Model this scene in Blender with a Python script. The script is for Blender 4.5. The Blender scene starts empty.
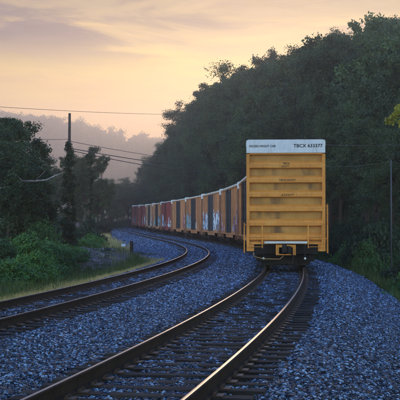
import bpy, math, random
import numpy as np
from mathutils import Vector, Matrix
R = math.radians
scene = bpy.context.scene
# ------------------------------------------------------------------ camera
F_PX, HOR, CAM_H = 1013.9, 227.9, 1.637
cd = bpy.data.cameras.new('camera'); cam = bpy.data.objects.new('camera', cd)
scene.collection.objects.link(cam); scene.camera = cam
cd.sensor_width = 36; cd.lens = F_PX / 400 * 36; cd.clip_start = 0.1; cd.clip_end = 5000
cam.location = (0, 0, CAM_H)
cam.rotation_euler = (R(90) + math.atan((HOR - 200) / F_PX), 0, 0)
# ------------------------------------------------------------------ world
SUN_EL, SUN_AZ = 6.0, 6.0
w = bpy.data.worlds.new('World'); scene.world = w; w.use_nodes = True
nt = w.node_tree; nt.nodes.clear()
def N(nt, t, **k):
    n = nt.nodes.new(t)
    for a, b in k.items(): setattr(n, a, b)
    return n
def math_n(nt, op, a, b=None, clamp=False):
    n = N(nt, 'ShaderNodeMath', operation=op, use_clamp=clamp)
    for i, v in enumerate((a, b)):
        if v is None: continue
        if isinstance(v, (int, float)): n.inputs[i].default_value = v
        else: nt.links.new(v, n.inputs[i])
    return n.outputs[0]
def ramp_n(nt, fac, stops, interp='LINEAR'):
    n = N(nt, 'ShaderNodeValToRGB'); cr = n.color_ramp; cr.interpolation = interp
    while len(cr.elements) < len(stops): cr.elements.new(0.5)
    for e, (p, c) in zip(cr.elements, stops):
        e.position = p; e.color = (*c, 1) if len(c) == 3 else c
    nt.links.new(fac, n.inputs[0]); return n.outputs[0]
def mix_n(nt, fac, a, b, blend='MIX'):
    n = N(nt, 'ShaderNodeMix', data_type='RGBA', blend_type=blend)
    for s, v in ((n.inputs[0], fac), (n.inputs[6], a), (n.inputs[7], b)):
        if isinstance(v, (int, float)): s.default_value = v
        elif isinstance(v, (tuple, list)): s.default_value = (*v, 1)
        else: nt.links.new(v, s)
    return n.outputs[2]
def maprange(nt, v, a, b, c=0.0, d=1.0, smooth=True):
    n = N(nt, 'ShaderNodeMapRange', interpolation_type='SMOOTHSTEP' if smooth else 'LINEAR')
    nt.links.new(v, n.inputs[0])
    for i, x in enumerate((a, b, c, d)): n.inputs[i + 1].default_value = x
    return n.outputs[0]
SKY_STRENGTH = 0.15
SKY_TINT = (1.2, 2.8, 5.0)
tc = N(nt, 'ShaderNodeTexCoord'); sep = N(nt, 'ShaderNodeSeparateXYZ'); nt.links.new(tc.outputs['Generated'], sep.inputs[0])
dx, dy, dz = sep.outputs
sky = N(nt, 'ShaderNodeTexSky', sky_type='NISHITA', sun_disc=False, sun_elevation=R(SUN_EL), sun_rotation=R(SUN_AZ), dust_density=1.0, ozone_density=3.0)
mp = N(nt, 'ShaderNodeMapping'); mp.inputs['Scale'].default_value = (3.2, 3.2, 26); mp.inputs['Rotation'].default_value = (0, R(2.2), 0)
nt.links.new(tc.outputs['Generated'], mp.inputs[0])
n1 = N(nt, 'ShaderNodeTexNoise'); n1.inputs['Scale'].default_value = 2.3; n1.inputs['Detail'].default_value = 5; n1.inputs['Roughness'].default_value = .52
n1.inputs['Distortion'].default_value = 0.5
nt.links.new(mp.outputs[0], n1.inputs['Vector'])
mp2 = N(nt, 'ShaderNodeMapping'); mp2.inputs['Scale'].default_value = (6, 6, 40); mp2.inputs['Location'].default_value = (3, 1, 2)
nt.links.new(tc.outputs['Generated'], mp2.inputs[0])
n2 = N(nt, 'ShaderNodeTexNoise'); n2.inputs['Scale'].default_value = 3; n2.inputs['Detail'].default_value = 6
nt.links.new(mp2.outputs[0], n2.inputs['Vector'])
wob = math_n(nt, 'MULTIPLY', math_n(nt, 'SUBTRACT', n1.outputs[0], 0.5), 0.075)
elv = math_n(nt, 'ADD', math_n(nt, 'ADD', dz, wob), math_n(nt, 'MULTIPLY', dx, 0.03))
elf = math_n(nt, 'DIVIDE', elv, 0.5)
bands = ramp_n(nt, elf, [(0.0, (.90, .47, .22)), (0.17, (.95, .52, .13)), (0.25, (.99, .59, .08)), (0.32, (1.02, .68, .07)),
                         (0.37, (.80, .53, .12)), (0.42, (.46, .33, .10)), (0.50, (.22, .18, .10)), (0.75, (.26, .34, .50)), (1.0, (.2, .36, .7))])
mp3 = N(nt, 'ShaderNodeMapping'); mp3.inputs['Scale'].default_value = (2.6, 2.6, 15); mp3.inputs['Location'].default_value = (5.2, 2.3, .9); mp3.inputs['Rotation'].default_value = (0, R(-3), 0)
nt.links.new(tc.outputs['Generated'], mp3.inputs[0])
n3 = N(nt, 'ShaderNodeTexNoise'); n3.inputs['Scale'].default_value = 2.0; n3.inputs['Detail'].default_value = 7; n3.inputs['Roughness'].default_value = .55; n3.inputs['Distortion'].default_value = .8
nt.links.new(mp3.outputs[0], n3.inputs['Vector'])
lowmask = maprange(nt, dz, .145, .19)
cl = math_n(nt, 'MULTIPLY', maprange(nt, math_n(nt, 'SUBTRACT', n3.outputs[0], math_n(nt, 'MULTIPLY', dx, .35)), .40, .60), lowmask)
bands = mix_n(nt, math_n(nt, 'MULTIPLY', cl, .95), bands, (.05, .03, .045))
streak = maprange(nt, n2.outputs[0], .42, .66)
bands = mix_n(nt, math_n(nt, 'MULTIPLY', math_n(nt, 'MULTIPLY', streak, maprange(nt, dz, .08, .16)), 0.22), bands, (.45, .27, .20))
# glow of the hidden sun: to the right of the view direction
az = math_n(nt, 'ARCTAN2', dx, dy)
da = math_n(nt, 'SUBTRACT', az, R(7.0))
dE = math_n(nt, 'SUBTRACT', dz, 0.155)
g2 = math_n(nt, 'ADD', math_n(nt, 'POWER', math_n(nt, 'ABSOLUTE', math_n(nt, 'DIVIDE', da, 0.17)), 2), math_n(nt, 'POWER', math_n(nt, 'ABSOLUTE', math_n(nt, 'DIVIDE', dE, 0.05)), 2))
glow = math_n(nt, 'POWER', 2.718, math_n(nt, 'MULTIPLY', g2, -1))
glowc = mix_n(nt, math_n(nt, 'MULTIPLY', glow, 0.8), (0, 0, 0), (.42, .34, .10))
bands = mix_n(nt, 1.0, bands, glowc, 'ADD')
front = maprange(nt, math_n(nt, 'ABSOLUTE', az), R(35), R(110), 1, 0)
bands = mix_n(nt, front, (3.5, 4.4, 4.3), bands)
FRONT_GAIN = 0.86
bg1 = N(nt, 'ShaderNodeBackground'); nt.links.new(bands, bg1.inputs[0]); bg1.inputs[1].default_value = FRONT_GAIN
skyc = mix_n(nt, 1.0, sky.outputs[0], SKY_TINT, 'MULTIPLY')
bg2 = N(nt, 'ShaderNodeBackground'); nt.links.new(skyc, bg2.inputs[0]); bg2.inputs[1].default_value = SKY_STRENGTH
ms = N(nt, 'ShaderNodeMixShader'); nt.links.new(maprange(nt, dz, .24, .55), ms.inputs[0])
nt.links.new(bg1.outputs[0], ms.inputs[1]); nt.links.new(bg2.outputs[0], ms.inputs[2])
wo = N(nt, 'ShaderNodeOutputWorld'); nt.links.new(ms.outputs[0], wo.inputs[0])
# ------------------------------------------------------------------ sun
sl = bpy.data.lights.new('sun', 'SUN'); so = bpy.data.objects.new('sun', sl); scene.collection.objects.link(so)
sl.energy = 1.4; sl.angle = R(14); sl.color = (1, .70, .42)
so.location = (0, 0, 60)
so.rotation_euler = Vector((math.sin(R(SUN_AZ)) * math.cos(R(SUN_EL + 3)), math.cos(R(SUN_AZ)) * math.cos(R(SUN_EL + 3)), math.sin(R(SUN_EL + 3)))).to_track_quat('Z', 'Y').to_euler()
scene.view_settings.view_transform = 'Standard'; scene.view_settings.look = 'None'
scene.view_settings.exposure = 0.0; scene.view_settings.gamma = 1.0; scene.view_settings.use_curve_mapping = False
scene.cycles.max_bounces = 6; scene.cycles.volume_bounces = 1; scene.cycles.use_denoising = True
scene.cycles.transparent_max_bounces = 8
random.seed(7); rng = np.random.default_rng(7)
# ------------------------------------------------------------------ helpers
def link(o): scene.collection.objects.link(o); return o
def tag(o, label=None, cat=None, group=None, kind=None):
    for k, v in (('label', label), ('category', cat), ('group', group), ('kind', kind)):
        if v: o[k] = v
    return o
def empty(name, loc=(0, 0, 0), rot=(0, 0, 0)):
    o = bpy.data.objects.new(name, None); o.location = loc; o.rotation_euler = rot; o.empty_display_size = .3
    return link(o)
class MB:
    def __init__(s): s.v = []; s.f = []; s.m = []; s.mi = 0
    def face_grid(s, base, nu, nv, cu=False, cv=False):
        for i in range(nu if cu else nu - 1):
            for j in range(nv if cv else nv - 1):
                a = base + i * nv + j; b = base + ((i + 1) % nu) * nv + j
                c = base + ((i + 1) % nu) * nv + (j + 1) % nv; d = base + i * nv + (j + 1) % nv
                s.f.append((a, b, c, d)); s.m.append(s.mi)
    def poly(s, pts):
        b = len(s.v); s.v += [tuple(p) for p in pts]; s.f.append(tuple(range(b, b + len(pts)))); s.m.append(s.mi)
    def box(s, x0, x1, y0, y1, z0, z1, M=None):
        b = len(s.v)
        P = [(x, y, z) for z in (z0, z1) for (x, y) in ((x0, y0), (x1, y0), (x1, y1), (x0, y1))]
        if M is not None: P = [tuple(M @ Vector(p)) for p in P]
        s.v += P
        for q in ((0, 3, 2, 1), (4, 5, 6, 7), (0, 1, 5, 4), (1, 2, 6, 5), (2, 3, 7, 6), (3, 0, 4, 7)):
            s.f.append(tuple(b + i for i in q)); s.m.append(s.mi)
        return s
    def tube(s, pts, r, n=8, caps=True):
        pts = [Vector(p) for p in pts]; rr = r if isinstance(r, (list, tuple)) else [r] * len(pts)
        b = len(s.v)
        for i, p in enumerate(pts):
            t = (pts[min(i + 1, len(pts) - 1)] - pts[max(i - 1, 0)]).normalized()
            u = t.cross(Vector((0, 0, 1)) if abs(t.z) < .9 else Vector((1, 0, 0))).normalized(); v = t.cross(u)
            for k in range(n):
                a = 2 * math.pi * k / n; s.v.append(tuple(p + (u * math.cos(a) + v * math.sin(a)) * rr[i]))
        s.face_grid(b, len(pts), n, cv=True)
        if caps:
            s.f.append(tuple(b + k for k in range(n))); s.m.append(s.mi)
            e = b + (len(pts) - 1) * n; s.f.append(tuple(e + n - 1 - k for k in range(n))); s.m.append(s.mi)
        return s
    def lathe(s, prof, axis='x', c=(0, 0, 0), n=28):      # prof: (along, radius)
        b = len(s.v)
        for al, r in prof:
            for k in range(n):
                a = 2 * math.pi * k / n; u, v = r * math.cos(a), r * math.sin(a)
                p = {'x': (al, u, v), 'y': (u, al, v), 'z': (u, v, al)}[axis]
                s.v.append((p[0] + c[0], p[1] + c[1], p[2] + c[2]))
        s.face_grid(b, len(prof), n, cv=True)
        s.f.append(tuple(b + k for k in range(n))); s.m.append(s.mi)
        e = b + (len(prof) - 1) * n; s.f.append(tuple(e + n - 1 - k for k in range(n))); s.m.append(s.mi)
        return s
    def prism(s, prof, x0, x1):        # prof (y,z) closed polygon extruded along x
        b = len(s.v); n = len(prof)
        for x in (x0, x1): s.v += [(x, y, z) for y, z in prof]
        s.face_grid(b, 2, n, cv=True)
        s.f.append(tuple(b + k for k in range(n))); s.m.append(s.mi)
        s.f.append(tuple(b + 2 * n - 1 - k for k in range(n))); s.m.append(s.mi)
        return s
    def build(s, name, mats, parent=None, smooth=False, loc=None, bevel=0):
        me = bpy.data.meshes.new(name); me.from_pydata(s.v, [], s.f); me.update()
        import bmesh
        bm = bmesh.new(); bm.from_mesh(me); bmesh.ops.recalc_face_normals(bm, faces=bm.faces); bm.to_mesh(me); bm.free()
        for m in (mats if isinstance(mats, (list, tuple)) else [mats]): me.materials.append(m)
        for p, mi in zip(me.polygons, s.m): p.material_index = mi; p.use_smooth = smooth
        o = bpy.data.objects.new(name, me); link(o)
        if parent: o.parent = parent
        if loc: o.location = loc
        if bevel:
            md = o.modifiers.new('bevel', 'BEVEL'); md.width = bevel; md.segments = 2; md.limit_method = 'ANGLE'
        return o
def np_mesh(name, verts, faces, mats, mi=None, smooth=False):
    me = bpy.data.meshes.new(name); nv, nf = len(verts), len(faces); k = faces.shape[1]
    me.vertices.add(nv); me.vertices.foreach_set('co', np.ascontiguousarray(verts, dtype=np.float32).ravel())
    me.loops.add(nf * k); me.loops.foreach_set('vertex_index', np.ascontiguousarray(faces, dtype=np.int32).ravel())
    me.polygons.add(nf); me.polygons.foreach_set('loop_start', np.arange(0, nf * k, k, dtype=np.int32))
    if mi is not None: me.polygons.foreach_set('material_index', np.asarray(mi, dtype=np.int32))
    me.polygons.foreach_set('use_smooth', np.full(nf, smooth))
    me.update(calc_edges=True); me.validate()
    for m in mats: me.materials.append(m)
    return me
def obj(name, me, parent=None, loc=(0, 0, 0), rot=(0, 0, 0), scale=(1, 1, 1)):
    o = bpy.data.objects.new(name, me); link(o); o.location = loc; o.rotation_euler = rot; o.scale = scale
    if parent: o.parent = parent
    return o
def copy_tree(o, parent=None):
    c = o.copy(); link(c); c.parent = parent
    for ch in list(KIDS.get(o.name, o.children)): copy_tree(ch, c)
    return c
KIDS = {}
def kids_index(o):
    KIDS[o.name] = list(o.children)
    for c in KIDS[o.name]: kids_index(c)
# ------------------------------------------------------------------ materials
def new_mat(name):
    m = bpy.data.materials.new(name); m.use_nodes = True; return m, m.node_tree, m.node_tree.nodes['Principled BSDF']
def surf(name, stops, scale=3, detail=6, rough=.8, bump=.3, bscale=None, bdist=.02, coords='Object', metallic=0, stretch=None, spec=None, island=0, rand=0):
    m, nt, bs = new_mat(name)
    tc = N(nt, 'ShaderNodeTexCoord'); vec = tc.outputs[coords]
    if stretch:
        mp = N(nt, 'ShaderNodeMapping'); mp.inputs['Scale'].default_value = stretch; nt.links.new(vec, mp.inputs[0]); vec = mp.outputs[0]
    no = N(nt, 'ShaderNodeTexNoise'); no.inputs['Scale'].default_value = scale; no.inputs['Detail'].default_value = detail; no.inputs['Roughness'].default_value = .6
    nt.links.new(vec, no.inputs['Vector'])
    fac = no.outputs[0]
    if len(stops) > 1:
        col = ramp_n(nt, maprange(nt, fac, .3, .7, smooth=False), stops)
    else: col = stops[0][1]
    if island or rand:
        g = N(nt, 'ShaderNodeNewGeometry'); oi = N(nt, 'ShaderNodeObjectInfo')
        v = None
        if island: v = maprange(nt, g.outputs['Random Per Island'], 0, 1, 1 - island, 1 + island, smooth=False)
        if rand:
            v2 = maprange(nt, oi.outputs['Random'], 0, 1, 1 - rand, 1 + rand, smooth=False)
            v = v2 if v is None else math_n(nt, 'MULTIPLY', v, v2)
        cb = N(nt, 'ShaderNodeCombineXYZ')
        for i in range(3): nt.links.new(v, cb.inputs[i])
        col = mix_n(nt, 1.0, col, cb.outputs[0], 'MULTIPLY')
    if isinstance(col, tuple): bs.inputs['Base Color'].default_value = (*col, 1)
    else: nt.links.new(col, bs.inputs['Base Color'])
    bs.inputs['Roughness'].default_value = rough; bs.inputs['Metallic'].default_value = metallic
    if spec is not None: bs.inputs['Specular IOR Level'].default_value = spec
    if bump:
        nb = N(nt, 'ShaderNodeTexNoise'); nb.inputs['Scale'].default_value = bscale or scale * 4; nb.inputs['Detail'].default_value = 5
        nt.links.new(vec, nb.inputs['Vector'])
        b = N(nt, 'ShaderNodeBump'); b.inputs['Strength'].default_value = bump; b.inputs['Distance'].default_value = bdist
        nt.links.new(nb.outputs[0], b.inputs['Height']); nt.links.new(b.outputs[0], bs.inputs['Normal'])
    return m
def leaf_mat(name, c1, c2, var=.5, trans=.25, rand=.3):
    m, nt, bs = new_mat(name)
    g = N(nt, 'ShaderNodeNewGeometry'); oi = N(nt, 'ShaderNodeObjectInfo')
    tcn = N(nt, 'ShaderNodeTexCoord'); no = N(nt, 'ShaderNodeTexNoise'); no.inputs['Scale'].default_value = .9; nt.links.new(tcn.outputs['Object'], no.inputs['Vector'])
    f = math_n(nt, 'ADD', math_n(nt, 'MULTIPLY', g.outputs['Random Per Island'], .45), math_n(nt, 'MULTIPLY', maprange(nt, no.outputs[0], .35, .65), .55))
    col = mix_n(nt, f, c1, c2)
    v = maprange(nt, oi.outputs['Random'], 0, 1, 1 - rand, 1 + rand, smooth=False)
    cb = N(nt, 'ShaderNodeCombineXYZ')
    for i in range(3): nt.links.new(v, cb.inputs[i])
    col = mix_n(nt, 1.0, col, cb.outputs[0], 'MULTIPLY')
    nt.links.new(col, bs.inputs['Base Color']); bs.inputs['Roughness'].default_value = .55
    bs.inputs['Specular IOR Level'].default_value = .3
    tr = N(nt, 'ShaderNodeBsdfTranslucent'); nt.links.new(mix_n(nt, 1.0, col, (1.2, 1.25, .5), 'MULTIPLY'), tr.inputs[0])
    mx = N(nt, 'ShaderNodeMixShader'); mx.inputs[0].default_value = trans
    nt.links.new(bs.outputs[0], mx.inputs[1]); nt.links.new(tr.outputs[0], mx.inputs[2])
    nt.links.new(mx.outputs[0], nt.nodes['Material Output'].inputs[0]); return m
M = {}
M['rail_top'] = surf('polished_rail_steel', [(0, (.19, .14, .11)), (1, (.29, .23, .18))], 2, rough=.36, bump=0, metallic=1, stretch=(1, .3, 1))
M['rail_side'] = surf('rusty_rail_steel', [(0, (.008, .006, .005)), (1, (.03, .018, .013))], 4, rough=.9, bump=.5, bscale=40, bdist=.004, spec=.2)
M['tie'] = surf('weathered_tie_wood', [(0, (.012, .011, .012)), (.6, (.035, .031, .030)), (1, (.075, .068, .066))], 5, rough=.85, bump=.8, bscale=14, bdist=.02, stretch=(.6, 8, 4), rand=.5, spec=.2)
M['plate'] = surf('rusty_plate_steel', [(0, (.03, .018, .013)), (1, (.07, .04, .028))], 8, rough=.7, bump=.3)
M['gravel_base'] = surf('ballast_gravel', [(0, (.004, .006, .010)), (.55, (.015, .024, .045)), (1, (.15, .21, .34))], 26, detail=8, rough=.8, bump=1.0, bscale=22, bdist=.06, spec=.15)
M['ground'] = surf('forest_floor', [(0, (.016, .018, .012)), (.5, (.035, .036, .022)), (1, (.06, .052, .032))], .6, detail=10, rough=.95, bump=.8, bscale=5, bdist=.1, spec=.1)
M['dirt'] = surf('bare_earth', [(0, (.10, .075, .065)), (1, (.26, .20, .175))], 1.6, detail=9, rough=.95, bump=.8, bscale=7, bdist=.1, spec=.1)
M['yellow'] = surf('faded_yellow_paint', [(0, (.60, .22, .030)), (.5, (.76, .285, .040)), (1, (.80, .35, .07))], 1.3, detail=9, rough=.55, bump=.15, bscale=18, bdist=.006)
M['white'] = surf('dull_white_paint', [(0, (.66, .68, .70)), (.7, (.76, .77, .77)), (1, (.80, .80, .80))], 2.4, detail=8, rough=.5, bump=.1)
M['black_steel'] = surf('grimy_black_steel', [(0, (.006, .006, .007)), (1, (.022, .02, .019))], 3, rough=.7, bump=.3, spec=.25)
M['roof'] = surf('galvanised_roof', [(0, (.42, .42, .42)), (1, (.78, .78, .77))], 2, rough=.45, bump=.15, metallic=.15)
M['grate'] = surf('galvanised_platform', [(0, (.5, .52, .54)), (1, (.7, .72, .74))], 12, rough=.5, bump=.4, metallic=.3)
M['ink'] = surf('black_stencil_paint', [(0, (.012, .012, .015))], rough=.6, bump=0)
M['ink_faint'] = surf('faint_stencil_paint', [(0, (.09, .05, .02))], rough=.7, bump=0)
M['brass'] = surf('worn_lever_paint', [(0, (.30, .17, .06)), (1, (.42, .26, .10))], 6, rough=.5, bump=.1)
M['reflect'] = surf('white_bolt_paint', [(0, (.8, .8, .78))], rough=.4, bump=0)
M['door'] = surf('dark_door_paint', [(0, (.014, .017, .026)), (1, (.04, .045, .06))], 2, rough=.6, bump=.2, rand=.5)
M['bark'] = surf('bark', [(0, (.025, .02, .017)), (1, (.075, .06, .05))], 5, rough=.95, bump=1, bscale=12, bdist=.04, stretch=(3, 3, .7), spec=.1)
M['pale_bark'] = surf('bare_pale_wood', [(0, (.16, .14, .13)), (1, (.34, .31, .29))], 4, rough=.8, bump=.5)
M['pole'] = surf('weathered_pole_wood', [(0, (.035, .028, .024)), (1, (.09, .072, .06))], 4, rough=.95, bump=.8, stretch=(4, 4, .5), spec=.1)
M['wire'] = surf('wire_metal', [(0, (.02, .02, .02))], rough=.7, bump=0)
M['wire_pale'] = surf('weathered_aluminium_wire', [(0, (.06, .063, .066))], rough=.7, bump=0)
M['ceramic'] = surf('insulator_ceramic', [(0, (.25, .27, .28))], rough=.25, bump=0)
M['leaf'] = leaf_mat('leaf_green', (.018, .038, .018), (.060, .100, .036))
M['leaf_dark'] = leaf_mat('leaf_dark_green', (.014, .030, .016), (.044, .076, .032))
M['leaf_bright'] = leaf_mat('leaf_bright_green', (.05, .14, .03), (.13, .28, .06))
M['leaf_weed'] = leaf_mat('leaf_weed_green', (.028, .085, .026), (.09, .18, .05))
M['leaf_sun'] = leaf_mat('leaf_sunlit_yellow', (.34, .33, .05), (.62, .55, .12), trans=.45)  # sunlight on the twig is put into this bright yellow leaf colour
M['galv_pole'] = surf('grey_steel_pole', [(0, (.035, .037, .04)), (1, (.06, .062, .066))], 3, rough=.6, bump=.1)
M['grass_gold'] = leaf_mat('dry_grass', (.30, .24, .11), (.56, .45, .24), trans=.3)
M['grass_green'] = leaf_mat('green_grass', (.035, .07, .02), (.11, .15, .045), trans=.3)
def streaks(m, amount, axis_scale, colour=(.13, .055, .02), lo=.5, hi=.7):
    nt = m.node_tree; bs = nt.nodes['Principled BSDF']; old = bs.inputs['Base Color'].links[0].from_socket
    tc = N(nt, 'ShaderNodeTexCoord'); mp = N(nt, 'ShaderNodeMapping'); mp.inputs['Scale'].default_value = axis_scale; nt.links.new(tc.outputs['Object'], mp.inputs[0])
    ns = N(nt, 'ShaderNodeTexNoise'); ns.inputs['Scale'].default_value = 2; ns.inputs['Detail'].default_value = 8; ns.inputs['Roughness'].default_value = .65; nt.links.new(mp.outputs[0], ns.inputs['Vector'])
    nt.links.new(mix_n(nt, maprange(nt, ns.outputs[0], lo, hi, 0, amount), old, colour), bs.inputs['Base Color'])
streaks(M['yellow'], .5, (7, 7, .8), (.28, .11, .03), .50, .70); streaks(M['yellow'], .35, (.5, .5, 9), (.30, .14, .05), .50, .68); streaks(M['white'], .35, (5, 5, .8), (.28, .25, .22))
# ------------------------------------------------------------------ the line of the track
KS, KV = [0, 30, 60, 100, 150, 200], [.003461, .002745, .00379, .001492, -.00054, .000916]
TH0, X0, D2 = .191317, -1.07274, 4.8828
ds = .25
S_ = np.arange(0, 420, ds)
_k = np.interp(S_, KS, KV); TH_ = TH0 - np.cumsum(_k) * ds
X_ = X0 + np.cumsum(np.sin(TH_)) * ds; Y_ = 9 + np.cumsum(np.cos(TH_)) * ds
Sb = np.arange(-60, 0, ds); thb = TH0 - .0025 * Sb
xb = X0 - np.cumsum(np.sin(thb[::-1]))[::-1] * ds; yb = 9 - np.cumsum(np.cos(thb[::-1]))[::-1] * ds
S_ = np.concatenate([Sb, S_]); TH_ = np.concatenate([thb, TH_]); X_ = np.concatenate([xb, X_]); Y_ = np.concatenate([yb, Y_])
def zt(s):
    s = np.asarray(s, float); a = np.clip(s - 30, 0, 220); return .42e-4 * a * a + np.maximum(0, s - 250) * .0185
def P(s, d, up=0.0):
    x = np.interp(s, S_, X_); y = np.interp(s, S_, Y_); t = np.interp(s, S_, TH_)
    return np.stack([x + np.cos(t) * d, y - np.sin(t) * d, zt(s) + up + 0 * x], -1)
Sc, Xc, Yc, Tc = S_[::4], X_[::4], Y_[::4], TH_[::4]
def sd(x, y):
    x = np.atleast_1d(np.asarray(x, float)).ravel(); y = np.atleast_1d(np.asarray(y, float)).ravel()
    out_s = np.empty(len(x)); out_d = np.empty(len(x))
    for i in range(0, len(x), 4000):
        a = (x[i:i + 4000, None] - Xc) ** 2 + (y[i:i + 4000, None] - Yc) ** 2; j = a.argmin(1)
        vx, vy = x[i:i + 4000] - Xc[j], y[i:i + 4000] - Yc[j]
        out_d[i:i + 4000] = np.where((j == 0) | (j == len(Sc) - 1), np.sign(vx * np.cos(Tc[j]) - vy * np.sin(Tc[j])) * np.hypot(vx, vy), vx * np.cos(Tc[j]) - vy * np.sin(Tc[j]))
        out_s[i:i + 4000] = Sc[j] + vx * np.sin(Tc[j]) + vy * np.cos(Tc[j])
    return out_s, out_d
def vnoise(x, y, sc, seed=0):
    x = np.asarray(x) / sc + seed * 17.3; y = np.asarray(y) / sc - seed * 9.1
    return (np.sin(x * 1.3 + 1.7 * np.sin(y * .9 + seed)) * np.cos(y * 1.1 + 1.3 * np.sin(x * .7)) + .5 * np.sin(x * 2.9 + y * 1.9 + 2 * np.sin(y * 2.3)) + .25 * np.sin(x * 5.3 - y * 6.1)) / 1.4
def left_edge(s):      # ballast edge to the left of track 2
    return -D2 - np.interp(s, [0, 50, 62, 75, 110, 140, 200, 300], [1.9, 2.0, 3.6, 6.0, 7.0, 6.0, 4.0, 3.0])
def bed_h(s, d):       # ballast surface under the tracks, relative to rail top
    h = np.full(np.shape(d), -.215)
    mid = np.exp(-((d + D2 / 2) / .55) ** 2) * .08
    h = h - mid
    for c in (0, -D2):
        u = np.abs(d - c); h = h - .014 * np.clip((u - .70) / .12, 0, 1) * np.clip((1.50 - u) / .15, 0, 1)
    r = np.clip((d - 1.6) / 2.1, 0, 1); h = h - .5 * r * r * (3 - 2 * r)
    e = left_edge(s); l = np.clip((-D2 - 1.5 - d) / 1.4, 0, 1); h = h - .28 * l
    return h
def ground_h(x, y):
    s, d = sd(x, y); x = np.asarray(x, float).ravel(); y = np.asarray(y, float).ravel()
    base = zt(np.clip(s, -60, 330))
    right = np.maximum(0, d - 3.7); e = left_edge(s); left = np.maximum(0, e - d)
    h = base + bed_h(s, d) - .10
    h = h - np.clip(right / 1.5, 0, 1) * .35 + np.clip(right - 4, 0, 60) * .16 + vnoise(x, y, 3.1) * .12 * np.clip(right / 2, 0, 1)
    h = h - np.clip(left / 2.5, 0, 1) * .25 + vnoise(x, y, 4.2, 3) * .18 * np.clip(left / 2, 0, 1)
    # mound of earth beside the inner track
    mx, my = -7.6, 70.0
    m = np.exp(-(((x - mx) * .92 + (y - my) * -.1) / 2.3) ** 2 - ((y - my) / 9) ** 2)
    h = h + m * (.75 + .25 * vnoise(x, y, 1.2, 5)) * np.clip(left / .8, 0, 1)
    # far country
    far = np.clip((y - 900) / 800, 0, 1); far = far * far * (3 - 2 * far)
    ridge = np.interp(x, [-1300, -335, -268, -188, -123, -44, 130, 1300], [176, 168, 160, 143, 125, 113, 105, 116]) + vnoise(x, y, 90, 2) * 8
    back = np.clip((2500 - y) / 450, .3, 1)
    drop = np.clip(y - 330, 0, 100) * -.03
    return h + far * ridge * back + np.where(y > 330, drop, 0)
# ------------------------------------------------------------------ ground sheet
def axis(segs):
    out = []
    for a, b, st in segs: out += list(np.arange(a, b, st))
    return np.array(out + [segs[-1][1]], float)
gx = axis([(-2200, -600, 150), (-600, -60, 15), (-60, -24, 2), (-24, 20, .6), (20, 60, 2), (60, 600, 15), (600, 2200, 150)])
gy = axis([(-300, -20, 14), (-20, 10, 2), (10, 110, .8), (110, 330, 2.5), (330, 2100, 20), (2100, 3600, 150)])
GX, GY = np.meshgrid(gx, gy, indexing='ij')
GZ = ground_h(GX, GY)
gv = np.stack([GX.ravel(), GY.ravel(), GZ], -1)
ii, jj = np.meshgrid(np.arange(len(gx) - 1), np.arange(len(gy) - 1), indexing='ij')
a = (ii * len(gy) + jj).ravel(); gf = np.stack([a, a + len(gy), a + len(gy) + 1, a + 1], -1)
gmat, gnt, gbs = M['ground'], M['ground'].node_tree, M['ground'].node_tree.nodes['Principled BSDF']
g = obj('ground', np_mesh('ground', gv, gf, [M['ground']], smooth=True)); tag(g, kind='structure')
# the earth mound keeps its own sheet draped just above the ground
ux = np.arange(-12.2, -4.2, .25); uy = np.arange(58, 86, .4)
UX, UY = np.meshgrid(ux, uy, indexing='ij'); keep = (((UX + 7.6) / 3.0) ** 2 + ((UY - 70) / 12) ** 2) < 1 + .25 * vnoise(UX, UY, 1.5)
UZ = ground_h(UX, UY) + .05 + .10 * vnoise(UX, UY, .5, 4).ravel()
e2 = (((UX + 7.6) / 3.0) ** 2 + ((UY - 70) / 12) ** 2).ravel(); UZ = UZ - np.clip(e2 - .8, 0, 1) * .5
uv = np.stack([UX.ravel(), UY.ravel(), UZ], -1)
ii, jj = np.meshgrid(np.arange(len(ux) - 1), np.arange(len(uy) - 1), indexing='ij'); a = (ii * len(uy) + jj).ravel()
uf = np.stack([a, a + len(uy), a + len(uy) + 1, a + 1], -1); uf = uf[keep.ravel()[a]]
mo = obj('dirt', np_mesh('dirt', uv, uf, [M['dirt']], smooth=True)); tag(mo, 'low mound of bare grey earth beside the inner track', 'earth', kind='stuff')
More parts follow.
